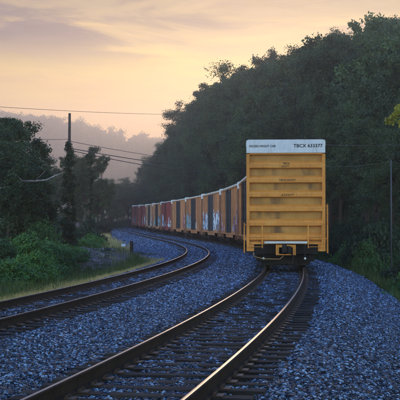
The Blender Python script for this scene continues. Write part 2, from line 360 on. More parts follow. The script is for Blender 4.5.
# ------------------------------------------------------------------ ballast with loose stones
def ballast():
    m, nt, bs = new_mat('loose_ballast_stone')
    oi = N(nt, 'ShaderNodeObjectInfo'); geo = N(nt, 'ShaderNodeNewGeometry')
    col = ramp_n(nt, oi.outputs['Random'], [(0, (.004, .007, .013)), (.42, (.007, .014, .032)), (.62, (.026, .055, .115)), (.82, (.095, .185, .34)), (.96, (.36, .55, .84))])
    col = mix_n(nt, math_n(nt, 'MULTIPLY', math_n(nt, 'GREATER_THAN', math_n(nt, 'FRACT', math_n(nt, 'MULTIPLY', oi.outputs['Random'], 37.0)), .90), .8), col, (.13, .085, .06))
    tcn = N(nt, 'ShaderNodeTexCoord'); no = N(nt, 'ShaderNodeTexNoise'); no.inputs['Scale'].default_value = 40; nt.links.new(tcn.outputs['Object'], no.inputs['Vector'])
    col = mix_n(nt, maprange(nt, no.outputs[0], .35, .7), col, mix_n(nt, 1.0, col, (.6, .6, .65), 'MULTIPLY'))
    nt.links.new(col, bs.inputs['Base Color']); bs.inputs['Roughness'].default_value = .5; bs.inputs['Specular IOR Level'].default_value = .22
    ss = np.concatenate([np.arange(-20, 62, .4), np.arange(62, 140, .8), np.arange(140, 330, 2.0)])
    us = np.linspace(0, 1, 76)
    SS, UU = np.meshgrid(ss, us, indexing='ij')
    DD = left_edge(SS) + UU * (3.85 - left_edge(SS)) + np.where((UU == 0) | (UU == 1), 0, 0)
    DD = DD + np.where(UU == 0, -1, np.where(UU == 1, 1, 0)) * .25 * np.sin(SS * 1.9 + 2 * np.sin(SS * .7))
    Pp = P(SS.ravel(), DD.ravel())
    hz = bed_h(SS.ravel(), DD.ravel()) + .018 * rng.standard_normal(SS.size) * (np.abs(UU.ravel() - .5) < .49)
    hz -= np.where((UU.ravel() == 0) | (UU.ravel() == 1), .16, 0)
    Pp[:, 2] += hz
    ii, jj = np.meshgrid(np.arange(len(ss) - 1), np.arange(len(us) - 1), indexing='ij'); a = (ii * len(us) + jj).ravel()
    ff = np.stack([a, a + 1, a + len(us) + 1, a + len(us)], -1)[:, ::-1]
    me = np_mesh('ballast', Pp, ff, [M['gravel_base'], m], smooth=False)
    # density (stones per m2) and size by distance; only where the camera or a step to its side can see
    x, y = Pp[:, 0], Pp[:, 1]; yy = np.maximum(y, 1)
    px = 200 + F_PX * x / yy
    den = np.where((np.abs(np.abs(DD.ravel()) - 1.12) < .30) | (np.abs(np.abs(DD.ravel() + D2) - 1.12) < .30), .9, 1.0) * np.interp(y, [6, 9, 24, 40, 70, 110, 150, 200, 240], [0, 1600, 1350, 760, 330, 130, 60, 30, 0]) * ((px > -90) & (px < 490))
    siz = np.interp(y, [9, 24, 40, 70, 150, 220], [.0145, .0165, .021, .030, .05, .07])
    for nm, arr in (('den', den), ('siz', siz)):
        at = me.attributes.new(nm, 'FLOAT', 'POINT'); at.data.foreach_set('value', arr.astype(np.float32))
    o = obj('ballast', me)
    tag(o, 'blue-grey crushed stone ballast spread under and between both tracks', 'gravel', kind='stuff')
    ng = bpy.data.node_groups.new('stones', 'GeometryNodeTree')
    ng.interface.new_socket('Geometry', in_out='INPUT', socket_type='NodeSocketGeometry')
    ng.interface.new_socket('Geometry', in_out='OUTPUT', socket_type='NodeSocketGeometry')
    gi, go = N(ng, 'NodeGroupInput'), N(ng, 'NodeGroupOutput'); L = ng.links.new
    dp = N(ng, 'GeometryNodeDistributePointsOnFaces'); L(gi.outputs[0], dp.inputs['Mesh'])
    na = N(ng, 'GeometryNodeInputNamedAttribute', data_type='FLOAT'); na.inputs[0].default_value = 'den'; L(na.outputs[0], dp.inputs['Density'])
    na2 = N(ng, 'GeometryNodeInputNamedAttribute', data_type='FLOAT'); na2.inputs[0].default_value = 'siz'
    gti = N(ng, 'GeometryNodeGeometryToInstance')
    for k in range(7):
        ic = N(ng, 'GeometryNodeMeshIcoSphere'); ic.inputs['Radius'].default_value = 1; ic.inputs['Subdivisions'].default_value = 2
        ps = N(ng, 'GeometryNodeInputPosition'); tx = N(ng, 'ShaderNodeTexVoronoi', voronoi_dimensions='4D', feature='F1'); tx.inputs['Scale'].default_value = .75; tx.inputs['W'].default_value = k * 3.7
        L(ps.outputs[0], tx.inputs['Vector'])
        sc = N(ng, 'ShaderNodeMath', operation='MULTIPLY_ADD'); L(tx.outputs['Distance'], sc.inputs[0]); sc.inputs[1].default_value = 1.1; sc.inputs[2].default_value = .42
        vm = N(ng, 'ShaderNodeVectorMath', operation='SCALE'); L(ps.outputs[0], vm.inputs[0]); L(sc.outputs[0], vm.inputs['Scale'])
        vm2 = N(ng, 'ShaderNodeVectorMath', operation='MULTIPLY'); L(vm.outputs[0], vm2.inputs[0]); vm2.inputs[1].default_value = (1.25, .95, .62 + .05 * k)
        sp = N(ng, 'GeometryNodeSetPosition'); L(ic.outputs[0], sp.inputs[0]); L(vm2.outputs[0], sp.inputs['Position'])
        sm = N(ng, 'GeometryNodeSetMaterial'); sm.inputs['Material'].default_value = m; L(sp.outputs[0], sm.inputs[0])
        sh = N(ng, 'GeometryNodeSetShadeSmooth'); sh.inputs['Shade Smooth'].default_value = False; L(sm.outputs[0], sh.inputs[0])
        L(sh.outputs[0], gti.inputs[0])
    ip = N(ng, 'GeometryNodeInstanceOnPoints'); L(dp.outputs[0], ip.inputs['Points']); L(gti.outputs[0], ip.inputs['Instance']); ip.inputs['Pick Instance'].default_value = True
    rv = N(ng, 'FunctionNodeRandomValue', data_type='FLOAT_VECTOR'); rv.inputs[0].default_value = (-.6, -.6, 0); rv.inputs[1].default_value = (.6, .6, 6.28)
    L(rv.outputs[0], ip.inputs['Rotation'])
    rs = N(ng, 'FunctionNodeRandomValue', data_type='FLOAT'); rs.inputs[2].default_value = .45; rs.inputs[3].default_value = 1.75
    mu = N(ng, 'ShaderNodeMath', operation='MULTIPLY'); L(rs.outputs[1], mu.inputs[0]); L(na2.outputs[0], mu.inputs[1])
    # siz is read on the points
    L(mu.outputs[0], ip.inputs['Scale'])
    jg = N(ng, 'GeometryNodeJoinGeometry'); L(gi.outputs[0], jg.inputs[0]); L(ip.outputs[0], jg.inputs[0]); L(jg.outputs[0], go.inputs[0])
    md = o.modifiers.new('stones', 'NODES'); md.node_group = ng
ballast()
# ------------------------------------------------------------------ tracks
RP = [(-.07, -.178), (.07, -.178), (.07, -.166), (.012, -.146), (.010, -.052), (.030, -.040), (.034, -.012), (.020, -.0015), (0, .0), (-.020, -.0015), (-.034, -.012), (-.030, -.040), (-.010, -.052), (-.012, -.146), (-.07, -.166)]
def rail_mesh(d, s0, s1, org):
    ss = np.concatenate([np.arange(s0, 80, 1.0), np.arange(80, s1, 2.0)])
    V = []
    for (o, z) in RP: V.append(P(ss, d + o, z))
    V = np.stack(V, 1) - np.array(org); n = len(RP); ns = len(ss)
    i, j = np.meshgrid(np.arange(ns - 1), np.arange(n), indexing='ij'); i = i.ravel(); j = j.ravel(); j2 = (j + 1) % n
    F = np.stack([i * n + j, i * n + j2, (i + 1) * n + j2, (i + 1) * n + j], -1)
    mi = np.where((j >= 7) & (j <= 8), 0, 1)
    me = np_mesh('rail', V.reshape(-1, 3), F, [M['rail_top'], M['rail_side']], mi=mi)
    return me
def tie_mesh(k):
    b = MB(); rr = random.Random(k); Lh = 1.3
    xs = [-Lh, -1.0, -.5, 0, .5, 1.0, Lh]; base = 0
    ring = [(-.115, -.19), (-.115, -.008), (-.10, 0), (.10, 0), (.115, -.008), (.115, -.19)]
    for x in xs:
        for (yy, z) in ring: b.v.append((x + rr.uniform(-.01, .01), yy + rr.uniform(-.008, .008), z + rr.uniform(-.006, .004)))
    b.face_grid(0, len(xs), 6, cv=True); b.f.append(tuple(range(6))); b.m.append(0); b.f.append(tuple(range(len(b.v) - 1, len(b.v) - 7, -1))); b.m.append(0)
    return b.build('tie', M['tie'])
def plate_mesh():
    b = MB(); b.box(-.18, .18, -.09, .09, 0, .016)
    for sx in (-1, 1):
        for sy in (-1, 1):
            b.box(sx * .09 - .016, sx * .09 + .016, sy * .05 - .012, sy * .05 + .012, .016, .045)
    for sx in (-1, 1):
        b.box(sx * .078 - .006, sx * .078 + .006, -.09, .09, .014, .032)
    return b.build('tie_plate', M['plate'])
tie_vars = []
for k in range(5):
    o = tie_mesh(k); tie_vars.append(o.data); bpy.data.objects.remove(o)
po = plate_mesh(); plate_me = po.data; bpy.data.objects.remove(po)
def track(off, label, s_first):
    org = P(-20., off)[:3]; e = empty('railway_track', org); tag(e, label, 'railway track', 'the two curving tracks')
    for sgn in (-1, 1):
        obj('rail', rail_mesh(off + sgn * .7525, -20, 320, org), e)
    Vs, Fs, n = [], [], 0
    s = -20.0; i = 0
    base = [np.array([v.co[:] for v in me.vertices]) for me in tie_vars]
    while s < 320:
        p = P(s, off); t = float(np.interp(s, S_, TH_)) + random.uniform(-.012, .012); v = random.randrange(5)
        sx = random.uniform(-.05, .05); dz = random.uniform(-.006, 0)
        if s_first <= s < s_first + 49.5:
            o = obj('tie', tie_vars[v], e, tuple(p - org + np.array([sx * math.cos(t), -sx * math.sin(t), -.180 + dz])), (0, 0, -t))
            for sgn in (-1, 1): obj('tie_plate', plate_me, o, (sgn * .7525 - sx, 0, -dz + .001))
        else:
            c, sn = math.cos(-t), math.sin(-t); B = base[v]
            W = np.stack([B[:, 0] * c - B[:, 1] * sn, B[:, 0] * sn + B[:, 1] * c, B[:, 2]], -1) + p - org + np.array([0, 0, -.18])
            Vs.append(W); Fs.append(n); n += len(B)
        s += .5 + random.uniform(-.02, .02); i += 1
    b = MB(); V = np.concatenate(Vs)
    mesh = tie_vars[0]; faces = [tuple(p.vertices) for p in mesh.polygons]
    F = [tuple(x + off0 for x in f) for off0 in Fs for f in faces]
    me = bpy.data.meshes.new('ties'); me.from_pydata(V.tolist(), [], F); me.materials.append(M['tie'])
    o = obj('ties', me, e); tag(o, kind='stuff')
track(0.0, 'outer railway track the boxcars stand on, two rails over dark timber ties', 0.0)
track(-D2, 'empty inner railway track curving away left of the boxcars', 7.0)
# ------------------------------------------------------------------ boxcars
def side_mat(name, c0, c1, seed, cover=.5, tint=((.55, .62, .70), (.06, .10, .22), (.25, .36, .5))):
    m = surf(name, [(0, tuple(x * .72 for x in c0)), (.5, c0), (1, c1)], 1.6, detail=9, rough=.6, bump=.15, bscale=20, bdist=.006)
    nt = m.node_tree; bs = nt.nodes['Principled BSDF']; old = bs.inputs['Base Color'].links[0].from_socket
    tc = N(nt, 'ShaderNodeTexCoord'); sp = N(nt, 'ShaderNodeSeparateXYZ'); nt.links.new(tc.outputs['Object'], sp.inputs[0])
    # rust streaks down the side
    mp = N(nt, 'ShaderNodeMapping'); mp.inputs['Scale'].default_value = (1, 5, .35); mp.inputs['Location'].default_value = (0, seed * 3.1, 0); nt.links.new(tc.outputs['Object'], mp.inputs[0])
    ns = N(nt, 'ShaderNodeTexNoise'); ns.inputs['Scale'].default_value = 1.5; ns.inputs['Detail'].default_value = 6; nt.links.new(mp.outputs[0], ns.inputs['Vector'])
    col = mix_n(nt, maprange(nt, ns.outputs[0], .50, .70, 0, .75), old, (.10, .045, .025))
    wn = N(nt, 'ShaderNodeTexWhiteNoise', noise_dimensions='1D'); nt.links.new(math_n(nt, 'FLOOR', math_n(nt, 'ADD', math_n(nt, 'DIVIDE', sp.outputs[1], .92), seed * 7 + .25)), wn.inputs['W'])
    pv_ = maprange(nt, wn.outputs[0], 0, 1, .72, 1.12, smooth=False); pc = N(nt, 'ShaderNodeCombineXYZ')
    for i_ in range(3): nt.links.new(pv_, pc.inputs[i_])
    col = mix_n(nt, 1.0, col, pc.outputs[0], 'MULTIPLY')
    if cover > 0:
        cb = N(nt, 'ShaderNodeCombineXYZ'); nt.links.new(math_n(nt, 'ADD', sp.outputs[1], seed * 11.3), cb.inputs[0]); nt.links.new(math_n(nt, 'MULTIPLY', sp.outputs[2], .35), cb.inputs[2])
        big = N(nt, 'ShaderNodeTexNoise'); big.inputs['Scale'].default_value = .22; big.inputs['Detail'].default_value = 2; nt.links.new(cb.outputs[0], big.inputs['Vector'])
        cb2 = N(nt, 'ShaderNodeCombineXYZ'); nt.links.new(math_n(nt, 'ADD', sp.outputs[1], seed * 5.3), cb2.inputs[0]); nt.links.new(sp.outputs[2], cb2.inputs[2])
        vo = N(nt, 'ShaderNodeTexVoronoi', feature='DISTANCE_TO_EDGE'); vo.inputs['Scale'].default_value = 1.0
        wv = N(nt, 'ShaderNodeTexNoise'); wv.inputs['Scale'].default_value = 1.6; wv.inputs['Detail'].default_value = 1; nt.links.new(cb2.outputs[0], wv.inputs['Vector'])
        wm = mix_n(nt, .35, cb2.outputs[0], wv.outputs[1], 'ADD'); nt.links.new(wm, vo.inputs['Vector'])
        v2 = N(nt, 'ShaderNodeTexVoronoi'); v2.inputs['Scale'].default_value = 1.0; nt.links.new(wm, v2.inputs['Vector'])
        ssep = N(nt, 'ShaderNodeSeparateColor'); nt.links.new(v2.outputs['Color'], ssep.inputs[0])
        fill = ramp_n(nt, ssep.outputs[0], [(0, tint[0]), (.38, tint[2]), (.62, tint[0]), (.85, (.35, .12, .12))], 'CONSTANT')
        line = maprange(nt, vo.outputs['Distance'], .035, .08)
        graf = mix_n(nt, line, tint[1], fill)
        # outline of the painted area: a wavy height above the sill, only along some stretches
        lim = math_n(nt, 'ADD', maprange(nt, big.outputs[0], .62 - .32 * cover, .66 - .2 * cover, 1.0, 3.0), math_n(nt, 'MULTIPLY', math_n(nt, 'SUBTRACT', wv.outputs[0], .5), 1.8))
        mask = math_n(nt, 'LESS_THAN', sp.outputs[2], lim)
        low = math_n(nt, 'GREATER_THAN', sp.outputs[2], math_n(nt, 'ADD', math_n(nt, 'MULTIPLY', wv.outputs[0], .6), .95))
        col = mix_n(nt, math_n(nt, 'MULTIPLY', math_n(nt, 'MULTIPLY', mask, low), .9), col, graf)
    nt.links.new(col, bs.inputs['Base Color']); return m
def truck(parent, y, near=False):
    t = empty('truck', (0, y, 0)); t.parent = parent
    for wy in (-.89, .89):
        b = MB()
        for sx in (-1, 1):
            c = (sx * .7525, wy, .42)
            b.lathe([(-sx * .075, .46), (-sx * .048, .455), (-sx * .044, .43), (sx * .06, .42), (sx * .066, .385), (sx * .03, .34), (sx * .02, .16), (sx * .07, .13), (sx * .075, .06)], 'x', c, 32)
        b.tube([(-1.15, wy, .42), (1.15, wy, .42)], .075, 12)
        b.build('wheelset', M['black_steel'], t, smooth=False)
    for sx in (-1, 1):
        b = MB(); x0, x1 = sorted((sx * .96, sx * 1.12))
        prof = [(-1.1, .34), (-1.12, .56), (-.86, .64), (-.45, .80), (.45, .80), (.86, .64), (1.12, .56), (1.1, .34), (.78, .36), (.42, .22), (-.42, .22), (-.78, .36)]
        b.prism(prof, x0, x1)
        for wy in (-.89, .89):
            b.lathe([(0, .12), (sx * .07, .12), (sx * .09, .09)], 'x', (sx * 1.12, wy, .42), 14)
        for k in (-.2, 0, .2): b.lathe([(.26, .055), (.62, .055)], 'z', (sx * 1.15, k, 0), 8)
        b.build('side_frame', M['black_steel'], t)
    b = MB(); b.box(-1.1, 1.1, -.18, .18, .42, .72)
    b.box(-1.2, 1.2, -1.52, -1.42, .26, .52); b.box(-1.2, 1.2, 1.42, 1.52, .26, .52); b.box(-.5, .5, -1.6, -1.5, .16, .62); b.box(-1.0, 1.0, -1.40, -1.34, .10, .80); b.box(-.62, -.5, -1.48, 1.48, .32, .38); b.box(.5, .62, -1.48, 1.48, .32, .38)  # brake beams and rods, with dark boxes added to fill in underbody shade
    b.build('bolster_shade_fill', M['black_steel'], t); return t
def boxcar(L, paint, end_paint, near=False):
    e = empty('boxcar'); H = L / 2; Wb = 1.50
    # side walls and floor: one hull, with vertical posts
    b = MB(); b.box(-Wb, Wb, -H + .16, H - .16, 1.06, 4.98)
    for sx in (-1, 1):
        y = -H + .2
        while y < H - .1:
            if abs(y) > 2.05:
                x0, x1 = sorted((sx * (Wb - .002), sx * (Wb + .028))); b.box(x0, x1, y - .05, y + .05, 1.12, 4.86)
            y += .92
        x0, x1 = sorted((sx * (Wb - .004), sx * (Wb + .07))); b.box(x0, x1, -H + .16, H - .16, 4.86, 5.0)
        x0, x1 = sorted((sx * (Wb - .006), sx * (Wb + .075))); b.box(x0, x1, -H + .16, H - .16, .98, 1.12)
        b.box(min(sx * Wb, sx * (Wb - .03)), max(sx * Wb, sx * (Wb - .03)), -3.2, 3.2, .72, .98)
    b.build('body', paint, e)
    # doors: sliding panel each side, with lock bars
    for sx in (-1, 1):
        b = MB(); x0, x1 = sorted((sx * (Wb + .003), sx * (Wb + .09))); b.box(x0, x1, -1.95, 1.95, 1.16, 4.82)
        for k in range(5):
            z = 1.35 + k * .8; x0, x1 = sorted((sx * (Wb + .088), sx * (Wb + .13))); b.box(x0, x1, -1.9, 1.9, z, z + .12)
        d = b.build('door', M['door'], e)
        b = MB()
        for yy in (-1.5, -.35, .35, 1.5): b.tube([(sx * (Wb + .16), yy, 1.1), (sx * (Wb + .16), yy, 4.86)], .022, 6)
        b.box(*sorted((sx * (Wb + .10), sx * (Wb + .19))), -.5, .5, 1.72, 1.80)
        b.build('handle', M['black_steel'], d)
    # roof: shallow pitch with cross corrugations
    b = MB(); ny = int(L / .3); prof = [(-1.60, 4.955), (-1.60, 5.09), (-.8, 5.14), (0, 5.17), (.8, 5.14), (1.60, 5.09), (1.60, 4.955)]
    base = len(b.v); nrow = ny * 2
    for j in range(nrow + 1):
        yy = -H + .10 + (L - .2) * j / nrow; up = .03 if (j // 2) % 2 else 0
        for (x, z) in prof: b.v.append((x, yy, z + (up if z > 5.05 and abs(x) < 1.5 else 0)))
    b.face_grid(base, nrow + 1, len(prof), cv=True)
    b.f.append(tuple(range(base, base + 7))); b.m.append(0); b.f.append(tuple(range(base + nrow * 7 + 6, base + nrow * 7 - 1, -1))); b.m.append(0)
    b.build('roof', M['roof'], e)
    # ends
    for sy in (-1, 1):
        Y = sy * H
        b = MB(); lines = [4.62, 4.03, 3.44, 2.86, 2.28, 1.70, 1.13]
        pr = []
        for k in range(6):
            zt_, zb_ = lines[k], lines[k + 1]; hgt = zt_ - zb_
            pr += [(.17, zt_), (.17, zt_ - .46 * hgt), (.11, zt_ - .50 * hgt), (.015, zt_ - .62 * hgt), (0, zt_ - .72 * hgt), (0, zb_ + .045), (.02, zb_ + .02)]
        pr += [(.17, 1.13), (.17, 1.06), (.2, 1.06), (.2, 4.66), (.06, 4.66), (.06, 4.62)]
        b.prism([(Y - sy * a, z) for a, z in pr], -1.46, 1.46)
        ew = b.build('end_wall', end_paint, e)
        b = MB()
        for sx in (-1, 1): b.box(*sorted((sx * 1.46, sx * 1.585)), *sorted((Y + sy * -.002, Y - sy * .22)), .98, 4.62)
        b.box(-1.455, 1.455, *sorted((Y + sy * .02, Y - sy * .2)), 1.06 - .08, 1.06)
        b.box(-1.455, 1.455, *sorted((Y - sy * .02, Y - sy * .2)), 4.60, 4.66)
        for sx in (-1, 1): b.box(*sorted((sx * 1.28, sx * 1.58)), *sorted((Y - sy * .01, Y - sy * .5)), .70, .978)
        b.build('end_frame', end_paint, e, bevel=.008)
        if near:
            b = MB()
            for sx in (-1, 1):
                for k in range(24):
                    z = 1.2 + k * .145; b.lathe([(0, .014), (sy * .012, .009)], 'y', (sx * 1.555, Y + sy * .002, z), 6)
            b.build('rivets', M['yellow'], e)
        b = MB(); b.prism([(Y + sy * .012, 4.66), (Y + sy * .012, 5.16), (Y - sy * .158, 5.16), (Y - sy * .158, 4.66)], -1.585, 1.585)
        b.v[-1]
        gb = b.build('gable', M['white'], e, bevel=.01)
        b = MB(); n = len(b.v)
        top = [(-1.585, 5.16), (-1.5, 5.2), (1.5, 5.2), (1.585, 5.16)]
        for yy in (Y + sy * .010, Y - sy * .098): b.v += [(x, yy, z) for x, z in top]
        b.f += [(0, 1, 2, 3), (7, 6, 5, 4), (0, 4, 5, 1), (1, 5, 6, 2), (2, 6, 7, 3), (3, 7, 4, 0)]; b.m += [0] * 6
        b.build('gable_peak', M['white'], gb)
        # ladders with rungs
        for (xa, xb) in ((-1.51, -.95), (.89, 1.45)):
            b = MB(); yo = Y + sy * .09
            for x in (xa, xb):
                b.box(x - .022, x + .022, *sorted((yo, yo - sy * .03)), .82, 1.86); 
                for z in (1.16, 1.80): b.box(x - .018, x + .018, *sorted((yo - sy * .029, Y - sy * .01)), z, z + .03)
            for z in (.88, 1.28, 1.74): b.tube([(xa, yo + sy * .01, z), (xb, yo + sy * .01, z)], .014, 6)
            b.build('ladder', end_paint, e)
        for sx in (-1, 1):
            zt2 = 2.6 if sx * sy < 0 else 1.85
            b = MB(); 
            for yy in (Y - sy * .12, Y - sy * .55): b.box(*sorted((sx * 1.66, sx * 1.70)), *sorted((yy, yy - sy * .04)), .62, zt2)
            z = .66
            while z < zt2: b.tube([(sx * 1.68, Y - sy * .12, z), (sx * 1.68, Y - sy * .59, z)], .014, 6); z += .38
            for z in (1.2, zt2 - .1): b.box(*sorted((sx * 1.57, sx * 1.68)), *sorted((Y - sy * .12, Y - sy * .16)), z, z + .03)
            b.build('side_ladder', end_paint, e)
        # crossover platform, centre casting, coupler
        b = MB(); b.box(-.86, .83, *sorted((Y + sy * .03, Y + sy * .44)), 1.03, 1.065)
        for k in range(13): 
            x = -.84 + k * .138; b.box(x, x + .03, *sorted((Y + sy * .035, Y + sy * .435)), 1.066, 1.085)
        b.box(-.86, .83, *sorted((Y + sy * .44, Y + sy * .46)), 1.02, 1.105)
        b.build('platform', M['grate'], e)
        b = MB(); x0, x1 = -.41, .39
        for (a, c, z0, z1) in ((x0, x0 + .13, .55, .97), (x1 - .13, x1, .55, .97), (x0 + .13, x1 - .13, .86, .97), (x0 + .13, x1 - .13, .55, .60)):
            b.box(a, c, *sorted((Y + sy * .30, Y - sy * .2)), z0, z1)
        b.build('striker', end_paint, e, bevel=.01)
        b = MB(); b.box(-.11, .11, *sorted((Y + sy * .52, Y - sy * .1)), .76 - .12, .76 + .08)
        b.prism([(Y + sy * .5, .62), (Y + sy * .5, .94), (Y + sy * .62, .98), (Y + sy * .82, .94), (Y + sy * .84, .66), (Y + sy * .6, .60)], -.17, .02)
        b.lathe([(.64, .085), (.92, .085)], 'z', (.10, Y + sy * .72, 0), 12)
        b.prism([(Y + sy * .66, .66), (Y + sy * .66, .90), (Y + sy * .76, .90), (Y + sy * .76, .66)], .06, .20)
        b.build('coupler', M['black_steel'], e, bevel=.01)
        b = MB(); b.tube([(-1.0 * 1, Y + sy * .42, .43), (-.9, Y + sy * .46, .41), (-.25, Y + sy * .5, .40), (-.12, Y + sy * .62, .52)], .018, 6)
        b.tube([(-1.3, Y + sy * .25, .66), (-1.28, Y + sy * .42, .5), (-1.0, Y + sy * .42, .43)], .016, 6)
        b.build('uncoupling_lever', M['brass'], e)
        b = MB(); b.tube([(.22, Y + sy * .30, .62), (.28, Y + sy * .5, .5), (.26, Y + sy * .62, .30), (.18, Y + sy * .68, .18), (.08, Y + sy * .70, .22)], .026, 8)
        b.build('air_hose', M['black_steel'], e)
        b = MB()
        for x in (-.90, .75): b.lathe([(0, .045), (sy * .03, .045), (sy * .05, .02)], 'y', (x, Y + sy * .30, .42), 12)
        b.build('reflector', M['reflect'], e)
        b = MB()
        for x in (-.90, .75):
            b.box(x - .03, x + .03, *sorted((Y + sy * .25, Y + sy * .298)), .34, .979)
        b.box(-1.25, -.44, *sorted((Y - sy * .05, Y - sy * .25)), .60, .978); b.box(.42, 1.25, *sorted((Y - sy * .05, Y - sy * .25)), .60, .978)
        b.build('bracket', M['black_steel'], e)
        if near and sy < 0:
            def text(body, x, z, size, mat, yoff=.016, sx=1.0):
                cu = bpy.data.curves.new('lettering', 'FONT'); cu.body = body; cu.size = size; cu.extrude = .001; cu.space_character = 1.06
                cu.offset = .004 * size / .18
                o = bpy.data.objects.new('lettering', cu); link(o); o.parent = ew if mat is M['ink_faint'] else gb
                o.location = (x, Y - yoff, z); o.rotation_euler = (R(90), 0, 0); o.scale = (sx, 1, 1); cu.materials.append(mat)
            text('EXCESS HEIGHT CAR', -1.47, 4.895, .125, M['ink'], sx=.86)
            text('TBCX 633377', .31, 4.885, .185, M['ink'], sx=1.02)
            text('TBCX', -.13, 4.20, .11, M['ink_faint'], .004)
            text('633377', -.19, 4.09, .10, M['ink_faint'], .004)
            text('TBCX 633377', -.28, 3.53, .11, M['ink_faint'], .004)
            text('633377', -.17, 2.93, .11, M['ink_faint'], .004, 1.4)
    # underframe
    b = MB(); b.box(-.3, .3, -H + .1, H - .1, .66, .979); b.box(-1.3, 1.3, -H + 1.9, -H + 2.9, .80, .977); b.box(-1.3, 1.3, H - 2.9, H - 1.9, .80, .977)
    b.box(.4, 1.2, -1.2, .3, .40, .93); b.lathe([(-.6, .2), (.6, .2)], 'y', (-.8, 1.2, .7), 16)
    for k in range(7):
        y = -H + 3.6 + k * (L - 7.2) / 6; b.box(-1.4, 1.4, y, y + .12, .86, .976)
    b.build('underframe', M['black_steel'], e)
    truck(e, -H + 2.5); truck(e, H - 2.5)
    return e
def put_car(e, s_mid, L):
    a, c = P(s_mid - L / 2 + 2.5, 0.), P(s_mid + L / 2 - 2.5, 0.); m = (a + c) / 2; d = c - a
    e.location = tuple(m + np.array([0, 0, .0])); e.rotation_mode = 'XYZ'
    e.rotation_euler = (math.atan2(d[2], math.hypot(d[0], d[1])), 0, -math.atan2(d[0], d[1]))
YB = side_mat('yellow_side_paint', (.50, .24, .05), (.60, .30, .08), 0, cover=0)
near_car = boxcar(20.0, YB, M['yellow'], near=True)
S_END = 31.73
tag(near_car, 'yellow corrugated end boxcar with white top panel, last in the train', 'boxcar', 'boxcars of the freight train')
put_car(near_car, S_END + .15 + 10, 20.0)
# the rest: seen from the side; kinds from the near end
W1 = ((.62, .70, .80), (.03, .06, .16), (.30, .42, .60)); W2 = ((.40, .50, .62), (.05, .08, .16), (.16, .25, .42))
W3 = ((.20, .42, .50), (.03, .04, .07), (.50, .55, .60)); W4 = ((.50, .30, .38), (.06, .03, .10), (.30, .34, .48))
specs = [
    ('weathered orange boxcar half hidden behind the yellow end car, faint graffiti low down', (.52, .20, .06), (.62, .28, .10), 1.0, .10, W2),
    ('orange-brown boxcar with grey scrawls, between the half hidden and the white graffiti car', (.50, .20, .07), (.60, .28, .11), 2.3, .8, W4),
    ('boxcar with the large white and blue graffiti across its lower side', (.48, .20, .08), (.58, .26, .11), 3.1, 2.4, W1),
    ('brown boxcar with blue graffiti low on its right end, next beyond the white graffiti car', (.46, .18, .07), (.54, .24, .10), 4.7, .6, W3),
    ('tan boxcar with dark doors directly in front of the first dark red boxcar', (.50, .21, .09), (.58, .28, .13), 5.9, .35, W4),
    ('dark red boxcar with pale graffiti between two tan boxcars', (.28, .035, .04), (.34, .05, .05), 6.4, .7, W1),
    ('tan boxcar with blue and white graffiti just beyond the dark red car', (.52, .24, .11), (.60, .30, .15), 7.7, .8, W3),
    ('pale tan boxcar next to the far dark red end car', (.42, .24, .15), (.5, .3, .2), 8.2, .7, W1),
    ('far dark red boxcar where the train disappears at the bend', (.24, .03, .03), (.30, .045, .045), 9.6, .5, W2),
    ('last visible dull red boxcar fading into the haze', (.2, .04, .035), (.25, .05, .05), 10.6, .4, W2),
]
proto = boxcar(16.1, side_mat('orange_side_paint', *specs[0][1:3], specs[0][3], specs[0][4], specs[0][5]), surf('boxcar_end_paint', [(0, (.2, .09, .05)), (1, (.28, .13, .07))], 2))
kids_index(proto)
for i, (lab, c0, c1, seed, cov, tint) in enumerate(specs):
    car = proto if i == 0 else copy_tree(proto)
    s0 = S_END + 17 * (1.3 + i)
    tag(car, lab, 'boxcar', 'boxcars of the freight train')
    put_car(car, s0 + 8.5, 16.1)
    if i:
        mt = side_mat('boxcar_side_paint', c0, c1, seed, cov, tint)
        for ch in car.children:
            if ch.name.startswith('body'):
                ch.material_slots[0].link = 'OBJECT'; ch.material_slots[0].material = mt
            if c0[1] < .05 and ch.name.startswith('door'):
                ch.material_slots[0].link = 'OBJECT'; ch.material_slots[0].material = mt
# ------------------------------------------------------------------ foliage
def leaves(centers, radii, per, size, out=.5, flat=.75, seed=0, squash=1.0):
    r = np.random.default_rng(seed); n = len(centers); cnt = (per * (radii / radii.mean()) ** 2).astype(int) + 3
    idx = np.repeat(np.arange(n), cnt); N_ = len(idx)
    u = r.standard_normal((N_, 3)); u /= np.linalg.norm(u, axis=1)[:, None]
    rad = np.minimum(np.abs(r.standard_normal(N_)), 1.5) * .36 + r.uniform(.1, .75, N_)
    sh = r.uniform(.6, 1.5, (n, 3)) * np.array([1, 1, flat]); sk = r.uniform(-.6, .6, (n, 3))
    q = u * rad[:, None] * sh[idx]; q = q + np.stack([q[:, 2] * sk[idx, 0], q[:, 0] * sk[idx, 1], q[:, 1] * sk[idx, 2]], -1)
    pos = centers[idx] + q * radii[idx][:, None]
    nrm = u * out + r.standard_normal((N_, 3)) * .55 + np.array([0, 0, .35]); nrm /= np.linalg.norm(nrm, axis=1)[:, None]
    t = np.cross(nrm, r.standard_normal((N_, 3))); t /= np.linalg.norm(t, axis=1)[:, None]; b = np.cross(nrm, t)
    sz = size * r.uniform(.55, 1.35, N_)[:, None]
    v = np.stack([pos - t * sz * .5, pos + b * sz * .34 + nrm * sz * .08, pos + t * sz * .6, pos - b * sz * .34 + nrm * sz * .08], 1).reshape(-1, 3)
    f = np.arange(N_ * 4).reshape(-1, 4)
    return v, f
